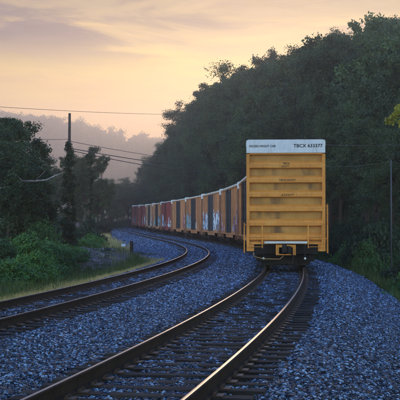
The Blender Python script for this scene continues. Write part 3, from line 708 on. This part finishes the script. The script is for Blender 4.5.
def crown_points(seed, n, rx, rz, cz, top_bias=.0):
    r = np.random.default_rng(seed); C = []; Rr = []
    # three to five big lobes and clumps on their shells
    lobes = [(np.array([0, 0, cz + rz * .15]), 1.0)]
    for k in range(7):
        a = r.uniform(0, 6.28); rr = r.uniform(.35, .7); lobes.append((np.array([math.cos(a) * rx * rr, math.sin(a) * rx * rr, cz + rz * r.uniform(-.95, .55)]), r.uniform(.42, .68)))
    for i in range(n):
        c, s = lobes[r.integers(len(lobes))]
        u = r.standard_normal(3); u /= np.linalg.norm(u); u[2] = u[2] * .9 + .12
        k = r.uniform(.45, .98)
        C.append(c + u * np.array([rx, rx, rz]) * s * k); Rr.append(r.uniform(.09, .2) * rx)
    C, Rr = np.array(C), np.array(Rr); dd = np.linalg.norm(C[:, None] - C[None], axis=2); near_ = (dd < rx * .42).sum(1); k_ = near_ >= 5
    return C[k_], Rr[k_]
def trunk_mb(h, r0, C, seed, nl=14):
    rr = random.Random(seed); b = MB()
    top = Vector((rr.uniform(-.3, .3), rr.uniform(-.3, .3), h))
    pts = [Vector((0, 0, -.5)), Vector((0, 0, 0)), Vector((rr.uniform(-.15, .15), rr.uniform(-.15, .15), h * .35)), Vector((top.x * .6, top.y * .6, h * .7)), top]
    b.tube(pts, [r0 * 1.5, r0 * 1.25, r0 * .9, r0 * .55, r0 * .12], 9)
    for k in range(nl):
        c = C[rr.randrange(len(C))]; z0 = min(h * rr.uniform(.35, .85), c[2] - .2)
        if z0 < h * .2: continue
        p0 = Vector((top.x * z0 / h * .8, top.y * z0 / h * .8, z0)); p2 = Vector(c); pm = (p0 + p2) / 2 + Vector((rr.uniform(-.3, .3), rr.uniform(-.3, .3), -.1 * (p2 - p0).length))
        b.tube([p0, pm, p2], [r0 * .42, r0 * .25, r0 * .06], 6)
    return b
TV = []
def tree_variant(seed, rx, rz, n, per, size, mat, h=14.0):
    C, Rr = crown_points(seed, n, rx, rz, h - rz * 1.15)
    C[:, 2] = np.maximum(C[:, 2], .9)
    v, f = leaves(C, Rr, per, size, seed=seed)
    cm = np_mesh('crown', v, f, [mat])
    zt_ = np.percentile(v[:, 2], 99.7)
    t = trunk_mb(zt_ * .84, .22, C, seed).build('trunk', M['bark'], smooth=True); tm = t.data; bpy.data.objects.remove(t)
    return cm, tm, zt_
for k in range(6): TV.append(tree_variant(100 + k, [3.6, 4.3, 3.2, 4.0, 3.0, 4.6][k], [5.2, 5.0, 5.8, 4.6, 5.4, 5.2][k], 150, 430, .12, M['leaf'] if k % 2 else M['leaf_dark']))
TV.append(tree_variant(120, 2.1, 6.2, 150, 330, .12, M['leaf'])); TV.append(tree_variant(121, 2.5, 6.0, 150, 330, .12, M['leaf_dark']))
NV = [tree_variant(300 + k, [3.4, 3.0, 3.6][k], [4.6, 5.0, 4.4][k], 150, 330, .15, M['leaf']) for k in range(3)]   # finer, for the near left trees
def tree(name, label, x, y, top_z, group, variants=TV, k=None, wide=1.0, mat=None):
    gz = float(ground_h([x], [y])[0]); k = random.randrange(len(variants)) if k is None else k
    cm, tm, zt_ = variants[k]; sc = max(.3, (top_z - gz) / zt_)
    e = empty(name, (x, y, gz), (0, 0, random.uniform(0, 6.28))); tag(e, label, 'tree', group)
    sw = sc * wide if sc > 1 else sc ** .7 * wide
    e.scale = (sw, sw, sc)
    c = obj('crown', cm, e)
    if mat: c.material_slots[0].link = 'OBJECT'; c.material_slots[0].material = mat
    obj('trunk', tm, e); return e
def top_right(px):
    px = px - np.interp(px, [130, 240, 400], [9, 8, 4])
    return np.interp(px, [130, 145, 160, 180, 190, 200, 215, 232, 246, 262, 285, 310, 330, 345, 370, 400, 460], [176, 160, 146, 118, 104, 94, 80, 70, 66, 54, 46, 37, 32, 18, 14, 18, 26])
nfor = 0
ORD = ['first', 'second', 'third', 'fourth', 'fifth', 'sixth', 'seventh', 'eighth', 'ninth', 'tenth', 'eleventh', 'twelfth', 'thirteenth', 'fourteenth', 'fifteenth', 'sixteenth', 'seventeenth', 'eighteenth', 'nineteenth', 'twentieth', 'twenty-first', 'twenty-second', 'twenty-third', 'twenty-fourth', 'twenty-fifth', 'twenty-sixth', 'twenty-seventh', 'twenty-eighth', 'twenty-ninth', 'thirtieth']
ZONES = [(162, 'over the far red boxcars'), (188, 'over the middle of the train'), (216, 'over the graffitied boxcars'), (244, 'between graffitied and yellow boxcars'), (284, 'over the left half of the yellow car'), (326, 'over the right half of the yellow car'), (352, 'just right of the yellow car'), (376, 'left of the slim bare pole'), (402, 'around the slim bare pole'), (999, 'cut by the right picture edge')]
FT = []
for row, d0 in enumerate((10.5, 15.5, 22, 30)):
    s = 52.0 + row * 2
    while s < 345:
        d = d0 + random.uniform(-1.8, 1.8); p = P(s, d); px = 200 + F_PX * p[0] / p[1]
        step = random.uniform(4.6, 7.0)
        if 143 < px < 470:
            k = [.66, .88, .98, 1.0][row] * random.uniform(.80, 1.0) if row < 2 else random.uniform(.88, 1.0)
            want = CAM_H + (HOR - top_right(px)) * k / F_PX * p[1]
            gz = float(ground_h([p[0]], [p[1]])[0]); hgt = want - gz
            if hgt > 4:
                FT.append((px, row, tree('forest_tree', None, p[0], p[1], want, 'trees of the dark forest right of the train', wide=random.uniform(.8, 1.1)))); nfor += 1
        s += step
for row in range(4):
    lo = -1
    for lim, phrase in ZONES:
        L_ = sorted([(px, o) for px, rw, o in FT if rw == row and lo <= px < lim], key=lambda t: t[0]); lo = lim
        for i, (px, o) in enumerate(L_):
            o['label'] = ('lower dark', 'dark', 'tall', 'tall rearmost')[row] + ' forest tree in ' + ('front', 'second', 'third', 'back')[row] + ' row ' + phrase.replace('the ', '') + ('' if len(L_) == 1 else ', ' + ORD[i] + ' from left')
# far hazy trees at the bend
for (px, py, Y, lab) in ((92, 178, 215, 'hazy tree right of the leaning second pole'), (103, 181, 250, 'hazy grey tree left of the gap in the valley'), (113, 184, 285, 'pale hazy tree below the mauve ridge, left of the bend'),
                    (122, 180, 310, 'hazy round tree centred in the valley gap'), (131, 178, 300, 'hazy tree above the far red boxcar'), (141, 182, 320, 'pale tree just left of the forest edge'),
                    (150, 178, 335, 'faded tree at the foot of the forest slope'), (128, 190, 262, 'low hazy tree behind the far end of the train'), (110, 192, 240, 'low grey tree above the gravel path'),
                    (98, 190, 190, 'low dark hazy tree above the golden grass'), (80, 172, 200, 'hazy tree seen between the two vine covered poles'), (60, 165, 220, 'hazy tree behind the first vine covered pole'),
                    (40, 160, 230, 'hazy tree far behind the dark left trees'), (20, 160, 240, 'hazy tree far behind the leftmost tree'), (4, 158, 230, 'hazy tree at the far left picture edge')):
    tree('hazy_tree', lab, (px - 200) / F_PX * Y, Y, CAM_H + (HOR - py) / F_PX * Y, 'hazy trees in the valley', wide=1.25)
# left trees
LT = [(8, 118, 62, 0, 'dark leafy tree at the left edge with its crown high over the tracks'), (24, 121, 66, 1, 'dark tree with ragged rounded top left of the first pole'),
      (-16, 128, 58, 2, 'dark tree cut off by the left picture edge'), (26, 146, 84, 0, 'lower dark tree between the ragged tree and the first pole'), (18, 160, 85, 1, 'smaller tree in shadow under the leftmost crowns'),
      (86, 148, 150, 2, 'blue-green tree right behind the first pole'), (101, 156, 160, 1, 'round blue-green tree right of the second pole'), (72, 158, 165, 0, 'dim tree between the two poles'), (-30, 120, 75, 1, 'tall dark tree outside the left edge')]
for px, py, Y, k, lab in LT:
    tree('broadleaf_tree', lab, (px - 200) / F_PX * Y, Y, CAM_H + (HOR - py) / F_PX * Y, 'trees on the left bank', NV, k, wide=1.0 if Y < 90 else .85, mat=M['leaf_dark'] if Y < 90 else None)
# bare pale branch reaching out of the left tree
b = MB(); Yb = 59.0
def at(px, py, Y): return Vector(((px - 200) / F_PX * Y, Y, CAM_H + (HOR - py) / F_PX * Y))
b.tube([at(-12, 190, Yb + 2), at(14, 187, Yb), at(22, 181, Yb - .3), at(34, 181, Yb - .4), at(46, 180, Yb - .2), at(54, 176, Yb), at(62, 173, Yb + .5)], [.09, .075, .065, .055, .045, .035, .015], 7)
b.tube([at(34, 181, Yb - .4), at(40, 176, Yb - .8), at(45, 171, Yb - .9)], [.03, .02, .01], 5)
b.tube([at(22, 181, Yb - .3), at(17, 176, Yb - .6)], [.03, .012], 5)
o = b.build('bare_branch', M['pale_bark'], smooth=True); tag(o, 'bare pale branch hanging out of the dark left trees', 'branch')
# near leafy sprig at the right picture edge: outermost twigs of a tree standing outside the frame
# ------------------------------------------------------------------ bushes
def bush_variant(seed, mat, size=.075, n=60, per=260):
    r = np.random.default_rng(seed); a = r.uniform(0, 6.28, n); q = r.uniform(0, 1, n) ** .5
    C = np.stack([np.cos(a) * q, np.sin(a) * q, .15 + (1 - q ** 2) * .75 * r.uniform(.4, 1.15, n)], -1); Rr = r.uniform(.14, .32, n)
    v, f = leaves(C, Rr, per, size, seed=seed); me = np_mesh('foliage', v, f, [mat])
    b = MB(); rr = random.Random(seed)
    for k in range(7):
        c = C[rr.randrange(n)]; b.tube([(c[0] * .08, c[1] * .08, -.15), (c[0] * .5, c[1] * .5, c[2] * .55), tuple(c)], [.03, .018, .006], 5)
    t = b.build('stem', M['bark']); tm = t.data; bpy.data.objects.remove(t); return me, tm
BV = {n: [bush_variant(s + i, M[m]) for i in range(2)] for n, m, s in (('bright', 'leaf_bright', 500), ('weed', 'leaf_weed', 520), ('dark', 'leaf_dark', 540))}
def bush(kind, label, x, y, r, h, group):
    gz = float(ground_h([x], [y])[0]); e = empty('bush', (x, y, gz - .05), (0, 0, random.uniform(0, 6.28))); e.scale = (r, r, h)
    tag(e, label, 'bush', group); me, tm = random.choice(BV[kind]); obj('foliage', me, e); obj('stem', tm, e)
# left bank bushes: (px, py_top, Y, width m, kind)
for (px, pt, Y, r, kind, lab) in (
    (8, 262, 44, 1.5, 'bright', 'bright green bush low at the left edge beside the rail'), (30, 256, 47, 1.3, 'bright', 'bright green bush second from the left edge'), (52, 262, 50, 1.0, 'weed', 'small green bush at the edge of the golden grass'),
    (2, 246, 50, 1.7, 'weed', 'green bush behind the leftmost bright bush'), (22, 240, 54, 1.8, 'bright', 'tall bright green bush under the dark left trees'), (44, 238, 57, 1.6, 'weed', 'green bush left of the first pole'),
    (64, 246, 62, 1.4, 'weed', 'dark green bush at the foot of the first pole'), (35, 224, 66, 1.9, 'weed', 'pale green shrub against the dark trunks'), (10, 220, 66, 2.2, 'dark', 'dark shrub under the leftmost tree'),
    (80, 240, 74, 1.6, 'bright', 'green bush right of the first pole'), (96, 238, 84, 1.6, 'bright', 'leafy bush before the golden bank'), (58, 225, 80, 2.2, 'dark', 'dark shrub behind the first pole'),
    (108, 243, 86, 1.2, 'weed', 'weedy bush beside the earth mound'), (84, 226, 96, 2.2, 'dark', 'dim bush at the foot of the second pole'), (72, 250, 66, 1.0, 'bright', 'small bright weed clump on the mound'),
    (112, 250, 80, .7, 'weed', 'low weed on the right shoulder of the mound'), (92, 219, 150, 2.5, 'dark', 'hazy bush behind the golden bank'), (101, 223, 215, 2.5, 'dark', 'hazy bush by the head of the gravel path'),
    (116, 221, 262, 3, 'dark', 'hazy bush where the track vanishes'), (126, 219, 275, 3.4, 'dark', 'hazy bush just left of the last red boxcar'), (108, 220, 240, 3, 'dark', 'hazy bush left of where the track vanishes')):
    x = (px - 200) / F_PX * Y; gz = float(ground_h([x], [Y])[0]); h = max(.5, CAM_H + (HOR - pt) / F_PX * Y - gz)
    bush(kind, lab, x, Y, r, h * 1.05, 'bushes on the left bank')
# right side bushes
rb = random.Random(5); rbn = dict(bright=0, weed=0, dark=0)
for i in range(44):
    s = 26 + i * 1.75 + rb.uniform(-.6, .6); d = 5.0 + rb.random() ** 1.2 * 5.0 + max(0, (s - 60)) * .01; p = P(s, d); px = 200 + F_PX * p[0] / p[1]
    kind = 'bright' if 52 < s < 80 and rb.random() < .3 else 'weed' if rb.random() < .5 else 'dark'
    rbn[kind] += 1
    bush(kind, {'bright': 'fresh green', 'weed': 'dull green', 'dark': 'dark green'}[kind] + ' bush below the right ballast slope, ' + ORD[rbn[kind] - 1] + ' of its colour from the camera',
         p[0], p[1], rb.uniform(.8, 1.6), rb.uniform(.8, 1.9) * (1.0 if s > 40 else .7), 'bushes right of the tracks')
# tall thicket closing the view between the trunks
for i in range(26):
    s = 70 + i * 6.5; d = 10.5 + rb.random() * 4; p = P(s, d)
    bush('dark', 'tall dark thicket at the foot of the right forest, ' + ORD[i] + ' from the camera', p[0], p[1], rb.uniform(2.4, 3.4), rb.uniform(2.4, 3.6), 'thickets under the right forest')
for i in range(14):
    Y = 62 + i * 4.6; px = rb.uniform(345, 412); bush('dark', 'tall dark thicket behind the right bushes, ' + ORD[i] + ' from the camera', (px - 200) / F_PX * Y, Y, rb.uniform(1.5, 2.1), rb.uniform(2.2, 3.4), 'thickets behind the right bushes')
for i in range(16):
    Y = 78 + i * 9; px = rb.uniform(0, 46) if i < 6 else rb.uniform(-10, 86); Y = Y if px < 46 else max(Y, 165)
    bush('dark', 'tall dim thicket under the left bank trees, ' + ORD[i] + ' from the camera', (px - 200) / F_PX * Y, Y, rb.uniform(2.6, 3.8), rb.uniform(2.6, 4.2), 'thickets under the left trees')
# ------------------------------------------------------------------ grass
def blades(n, xs, ys, hmin, hmax, wdt, mat, name, label, cat):
    gz = ground_h(xs, ys); r = rng; h = r.uniform(hmin, hmax, n); a = r.uniform(0, 6.28, n); lean = r.uniform(.05, .55, n) * h; b = r.uniform(0, 6.28, n)
    bx, by = np.cos(a) * wdt / 2, np.sin(a) * wdt / 2
    base = np.stack([xs, ys, gz - .03], -1); off = np.stack([bx, by, 0 * bx], -1)
    mid = base + np.stack([np.cos(b) * lean * .3, np.sin(b) * lean * .3, h * .6], -1); tip = base + np.stack([np.cos(b) * lean, np.sin(b) * lean, h], -1)
    v = np.stack([base - off, base + off, mid + off * .7, mid - off * .7, tip + off * .12, tip - off * .12], 1).reshape(-1, 3)
    i = np.arange(n)[:, None] * 6; f = np.concatenate([i + np.array([[0, 1, 2, 3]]), i + np.array([[3, 2, 4, 5]])])
    o = obj(name, np_mesh(name, v, f, [mat])); tag(o, label, cat, kind='stuff'); return o
def scatter(n, smin, smax, dmin, dmax, side, clump=1.2):
    s = rng.uniform(smin, smax, n * 3); q = rng.uniform(0, 1, n * 3)
    d = (left_edge(s) + .25 - dmin - q * (dmax - dmin)) if side < 0 else 3.6 + dmin + q * (dmax - dmin)
    p = P(s, d); keep = (vnoise(p[:, 0], p[:, 1], clump, 8) + rng.uniform(-.5, .5, n * 3)) > .0
    keep &= ~((((p[:, 0] + 7.6) / 3.0) ** 2 + ((p[:, 1] - 70) / 12) ** 2 < .95) & (rng.uniform(0, 1, n * 3) < .72))
    p = p[keep][:n]; return len(p), p[:, 0], p[:, 1]
n, x, y = scatter(40000, 18, 85, 0, 3.0, -1); blades(n, x, y, .10, .34, .016, M['grass_gold'], 'dry_grass', 'dry golden grass along the left edge of the inner track', 'grass')
n, x, y = scatter(24000, 22, 95, .8, 9, -1, 2.0); blades(n, x, y, .2, .6, .025, M['grass_green'], 'green_grass', 'long green grass and weeds on the left bank', 'grass')
n, x, y = scatter(34000, 70, 165, 0, 8, -1, 2.0); blades(n, x, y, .4, 1.15, .04, M['grass_gold'], 'tall_grass', 'tall golden grass bank beyond the earth mound', 'grass')
n, x, y = scatter(30000, 16, 100, .2, 6, 1, 1.6); blades(n, x, y, .15, .6, .024, M['grass_green'], 'weedy_grass', 'dark weedy grass below the right ballast slope', 'grass')
# ------------------------------------------------------------------ poles and wires
def pole(label, px, py_top, Y, vine_top, r=.15, cross=True, seed=1):
    x = (px - 200) / F_PX * Y; gz = float(ground_h([x], [Y])[0]); top = CAM_H + (HOR - py_top) / F_PX * Y
    e = empty('utility_pole', (x, Y, gz)); tag(e, label, 'utility pole', 'wooden utility poles'); H = top - gz
    MB().tube([(0, 0, -.6), (0, 0, H * .5), (.02, 0, H)], [r * 1.15, r, r * .75], 14).build('shaft', M['galv_pole'] if 'slim' in label else M['pole'], e, smooth=True)
    if cross:
        b = MB(); b.box(-.09, .09, -.06, .06, H - 3.2, H - 3.0)
        for k in (0, .55): b.lathe([(0, .03), (.04, .05), (.10, .05), (.13, .025)], 'x', (r, 0, H - 2.15 - k), 10)
        b.build('insulator', M['ceramic'], e)
    if vine_top:
        vt = CAM_H + (HOR - vine_top) / F_PX * Y - gz; rr = np.random.default_rng(seed); n = 75
        z = rr.uniform(.3, vt, n); a = rr.uniform(0, 6.28, n); q = rr.uniform(.05, .42, n) * np.interp(z, [0, vt * .5, vt], [1.25, .9, .45])
        v, f = leaves(np.stack([np.cos(a) * q, np.sin(a) * q, z], -1), rr.uniform(.18, .36, n), 120, .14, seed=seed)
        obj('vine', np_mesh('vine', v, f, [M['leaf_dark']]), e)
    return Vector((x, Y, 0)), top
pA, tA = pole('tall wooden pole with dark vines climbing its lower half', 69, 113, 70, 143, .115, seed=11)
pB, tB = pole('second pole wrapped in vines and leaves to its top', 89, 150, 104, 151, .13, seed=12)
pC, tC = pole('slim bare pole at the right before the dark forest', 391, 160, 55, None, .045, cross=False)
pD, tD = pole('third pole hidden among the forest trees', 262, 128, 150, None, .12)
def wire(a, b, sag, label, r=.012, leafy=False):
    a, b = Vector(a), Vector(b); pts = []
    for i in range(25):
        t = i / 24; p = a.lerp(b, t); p.z -= sag * 4 * t * (1 - t); pts.append(p)
    o = MB().tube(pts, r, 5).build('overhead_wire', M['wire_pale'] if 'right' in label else M['wire'], smooth=True); tag(o, label, 'wire', 'overhead wires'); return o
wire(at(-40, 104, 60), at(226, 114, 120), .25, 'topmost faint wire crossing the open sky above the ridge', .014)
wire(at(-30, 128, 62), at(69, 139, 70), .25, 'wire running in from the left to the top insulator', .014)
wire(at(69, 141, 70), at(262, 165, 150), .5, 'thin wire from the upper insulator across to the forest', .018)
wire(at(69, 148, 70), at(262, 168, 150), .6, 'thick upper cable from the tall pole to the forest', .030)
wire(at(69, 150, 70), at(262, 172, 150), .8, 'thick lower cable hanging just under its twin', .028)
wire(at(275, 141, 62), at(480, 139, 52), .3, 'wire high over the dark forest right of the yellow car', .009)
wire(at(275, 161, 64), at(391, 162, 55), .3, 'wire ending at the slim right pole', .009)
wire(at(391, 162, 55), at(480, 161, 48), .2, 'wire leaving the slim right pole beyond the picture edge', .009)
# ------------------------------------------------------------------ small things on the left bank
def rock(label, px, py, Y, sx, sy, sz, mat, seed):
    import bmesh
    p = at(px, py, Y); gz = float(ground_h([p.x], [Y])[0]); bm = bmesh.new(); bmesh.ops.create_icosphere(bm, subdivisions=3, radius=1); rr = np.random.default_rng(seed)
    k = rr.uniform(-3, 3, 3)
    for v in bm.verts:
        c = v.co; n_ = math.sin(c.x * 3 + k[0]) * .14 + math.sin(c.y * 4 + k[1]) * .12 + math.sin(c.z * 5 + k[2] + c.x * 4) * .1; v.co = Vector((c.x * sx, c.y * sy, c.z * sz)) * (1 + n_)
    me = bpy.data.meshes.new('rubble_block'); bm.to_mesh(me); bm.free(); me.materials.append(mat)
    o = obj('rubble_block', me, loc=(p.x, Y, gz + sz * .35), rot=(0, 0, rr.uniform(0, 3))); tag(o, label, 'rock', 'dark blocks on the left bank')
M['dark_rock'] = surf('dark_rock', [(0, (.02, .02, .022)), (1, (.07, .066, .066))], 3, rough=.9, bump=.8, bdist=.05)
rock('dark block beside the stump', 139, 252, 76, .9, .5, .28, M['dark_rock'], 1)
rock('long dark block on the gravel right of the stump', 147, 251, 78, 1.0, .4, .2, M['dark_rock'], 2)
rock('dark rubble lump at the foot of the mound near the rail', 118, 261, 62, 1.0, .5, .3, M['dark_rock'], 3)
rock('low dark lump between the mound and the inner rail', 110, 266, 57, .7, .4, .2, M['dark_rock'], 4)
rock('small grey lump on top of the earth mound', 108, 254, 70, .4, .3, .2, M['dark_rock'], 5)
p = at(131.5, 250, 78); gz = float(ground_h([p.x], [78])[0])
o = MB().tube([(0, 0, -.2), (.01, 0, .3), (0, .02, CAM_H + (HOR - 241) / F_PX * 78 - gz)], [.17, .14, .13], 12).build('tree_stump', M['bark']); o.location = (p.x, 78, gz); tag(o, 'dark upright stump on the gravel inside the curve', 'stump')
p = at(123.5, 247, 77); gz = float(ground_h([p.x], [77])[0]); e = empty('signal_box', (p.x, 77, gz)); tag(e, 'small white metal box on a short post beside the stump', 'box')
hz = CAM_H + (HOR - 245) / F_PX * 77 - gz
MB().prism([(-.12, hz - .12), (.12, hz - .12), (.12, hz + .06), (.04, hz + .06), (-.12, hz - .02)], -.15, .15).build('cabinet', M['white'], e, bevel=.02); MB().box(-.06, .06, -.06, .06, -.2, hz - .22).build('post', M['pole'], e)
# loose broken stone and clods over the mound
import bmesh
ico = bmesh.new(); bmesh.ops.create_icosphere(ico, subdivisions=1, radius=1); IV = np.array([v.co[:] for v in ico.verts]); IF = np.array([[v.index for v in f.verts] for f in ico.faces]); ico.free()
rr = np.random.default_rng(77); Vs, Fs = [], []; m_ = 0
while m_ < 420:
    x = -7.6 + rr.normal(0, 1.7); y = 70 + rr.normal(0, 6); 
    if sd(x, y)[1][0] > -D2 - 2.4: continue
    z = ground_h([x], [y])[0] + .07; sz = rr.uniform(.04, .17) * (2.0 if rr.random() < .06 else 1)
    V = IV * rr.uniform(.7, 1.3, (len(IV), 1)) * sz * np.array([1.3, 1, .7]); a = rr.uniform(0, 6.28); c_, s_ = math.cos(a), math.sin(a)
    Vs.append(np.stack([V[:, 0] * c_ - V[:, 1] * s_ + x, V[:, 0] * s_ + V[:, 1] * c_ + y, V[:, 2] + z], -1)); Fs.append(IF + m_ * len(IV)); m_ += 1
M['clod'] = surf('clod', [(0, (.05, .04, .036)), (1, (.30, .25, .23))], 6, rough=.9, bump=.4, island=.5)
o = obj('rubble', np_mesh('rubble', np.concatenate(Vs), np.concatenate(Fs), [M['clod']])); tag(o, 'broken stone and clods scattered over the earth mound', 'rubble', kind='stuff')
# ------------------------------------------------------------------ far wood on the ridge
C = []; Rr = []
rr = np.random.default_rng(33)
for i in range(1700):
    y = rr.uniform(1180, 1850); x = rr.uniform(-.26, .06) * y; gz = 0
    C.append((x, y)); 
C = np.array(C); gz = ground_h(C[:, 0], C[:, 1]); hh = rr.uniform(11, 27, len(C)); CC = []; RR = []
for (x, y), z, h in zip(C, gz, hh):
    for k in range(5):
        a = rr.uniform(0, 6.28); q = rr.uniform(0, .3) * h; CC.append((x + math.cos(a) * q, y + math.sin(a) * q, z + h * rr.uniform(.3, .85))); RR.append(h * rr.uniform(.16, .3))
v, f = leaves(np.array(CC), np.array(RR), 40, 2.3, seed=34)
o = obj('far_wood', np_mesh('far_wood', v, f, [M['leaf']])); tag(o, 'distant mauve wooded ridge fading into the haze', 'woods', kind='stuff')
# ------------------------------------------------------------------ unseen trees added outside the frame to shade the foreground
HV = []
for sd_ in (900, 901, 902):
    C, Rr = crown_points(sd_, 170, 6.6, 5.0, 14.5); C[:, 2] = np.maximum(C[:, 2], 9.2)
    v, f = leaves(C, Rr, 300, .22, seed=sd_); cm = np_mesh('crown', v, f, [M['leaf']])
    t = trunk_mb(16.5, .3, C, sd_, 22).build('trunk', M['bark'], smooth=True); tm = t.data; bpy.data.objects.remove(t); HV.append((cm, tm, float(np.percentile(v[:, 2], 99.7))))
for i, (x, y, top, lab) in enumerate(((7.2, 9, 20, 'added shade tree at the right of the ballast just ahead of the camera'), (-12, 9, 20, 'added shade tree left of the inner track just ahead of the camera'), (6.0, -1, 20, 'added shade tree right beside the camera'), (-13.5, -2, 20, 'added shade tree left of the camera across both tracks'),
        (4.5, -11, 21, 'added shade tree behind the camera, right of the tracks'), (-15, -12, 21, 'added shade tree behind the camera, left of the tracks'), (11, 19, 19, 'overhanging tree outside the right edge'), (-14.5, 19, 19, 'added shade tree outside the left edge beside the inner track'), (-1.5, -18, 21, 'added shade tree straight behind the camera'))):
    tree('unseen_shade_tree', lab, x, y, top, 'shade trees outside the picture', HV, i % 3)
# leafy twig of the right tree reaching into the frame, sunlight put into its leaf colour
Yt = 30.0; b = MB(); b.tube([at(440, 108, Yt + 1), at(412, 114, Yt), at(397, 116, Yt - .2), at(392, 119, Yt - .2)], [.05, .03, .015, .006], 6)
cs = np.array([tuple(at(px, py, Yt - .1)) for px, py in ((398, 113), (394, 118), (399, 108), (390, 121), (406, 112), (403, 120), (412, 110))]); v, f = leaves(cs, np.full(len(cs), .16), 40, .10, seed=9)
e = b.build('hanging_branch', M['bark']); tag(e, 'leafy twig poking in at the right edge, sunlight painted yellow-green into its leaves', 'branch'); obj('leaves', np_mesh('leaves', v, f, [M['leaf_sun']]), e)
# ------------------------------------------------------------------ haze
HAZE_DENSITY = .0005
b = MB(); b.box(-800, 600, -60, 2080, -16, 235); hz_o = b.build('haze', [])
m, nt, bs = new_mat('haze_air'); nt.nodes.remove(bs); pv = N(nt, 'ShaderNodeVolumePrincipled'); pv.inputs['Density'].default_value = HAZE_DENSITY
pv.inputs['Color'].default_value = (.97, .885, .84, 1); pv.inputs['Anisotropy'].default_value = .70
nt.links.new(pv.outputs[0], nt.nodes['Material Output'].inputs['Volume'])
hz_o.data.materials.clear(); hz_o.data.materials.append(m); tag(hz_o, 'thin evening haze filling the valley', 'haze', kind='stuff')
print('forest trees', nfor, 'objects', len(scene.objects))
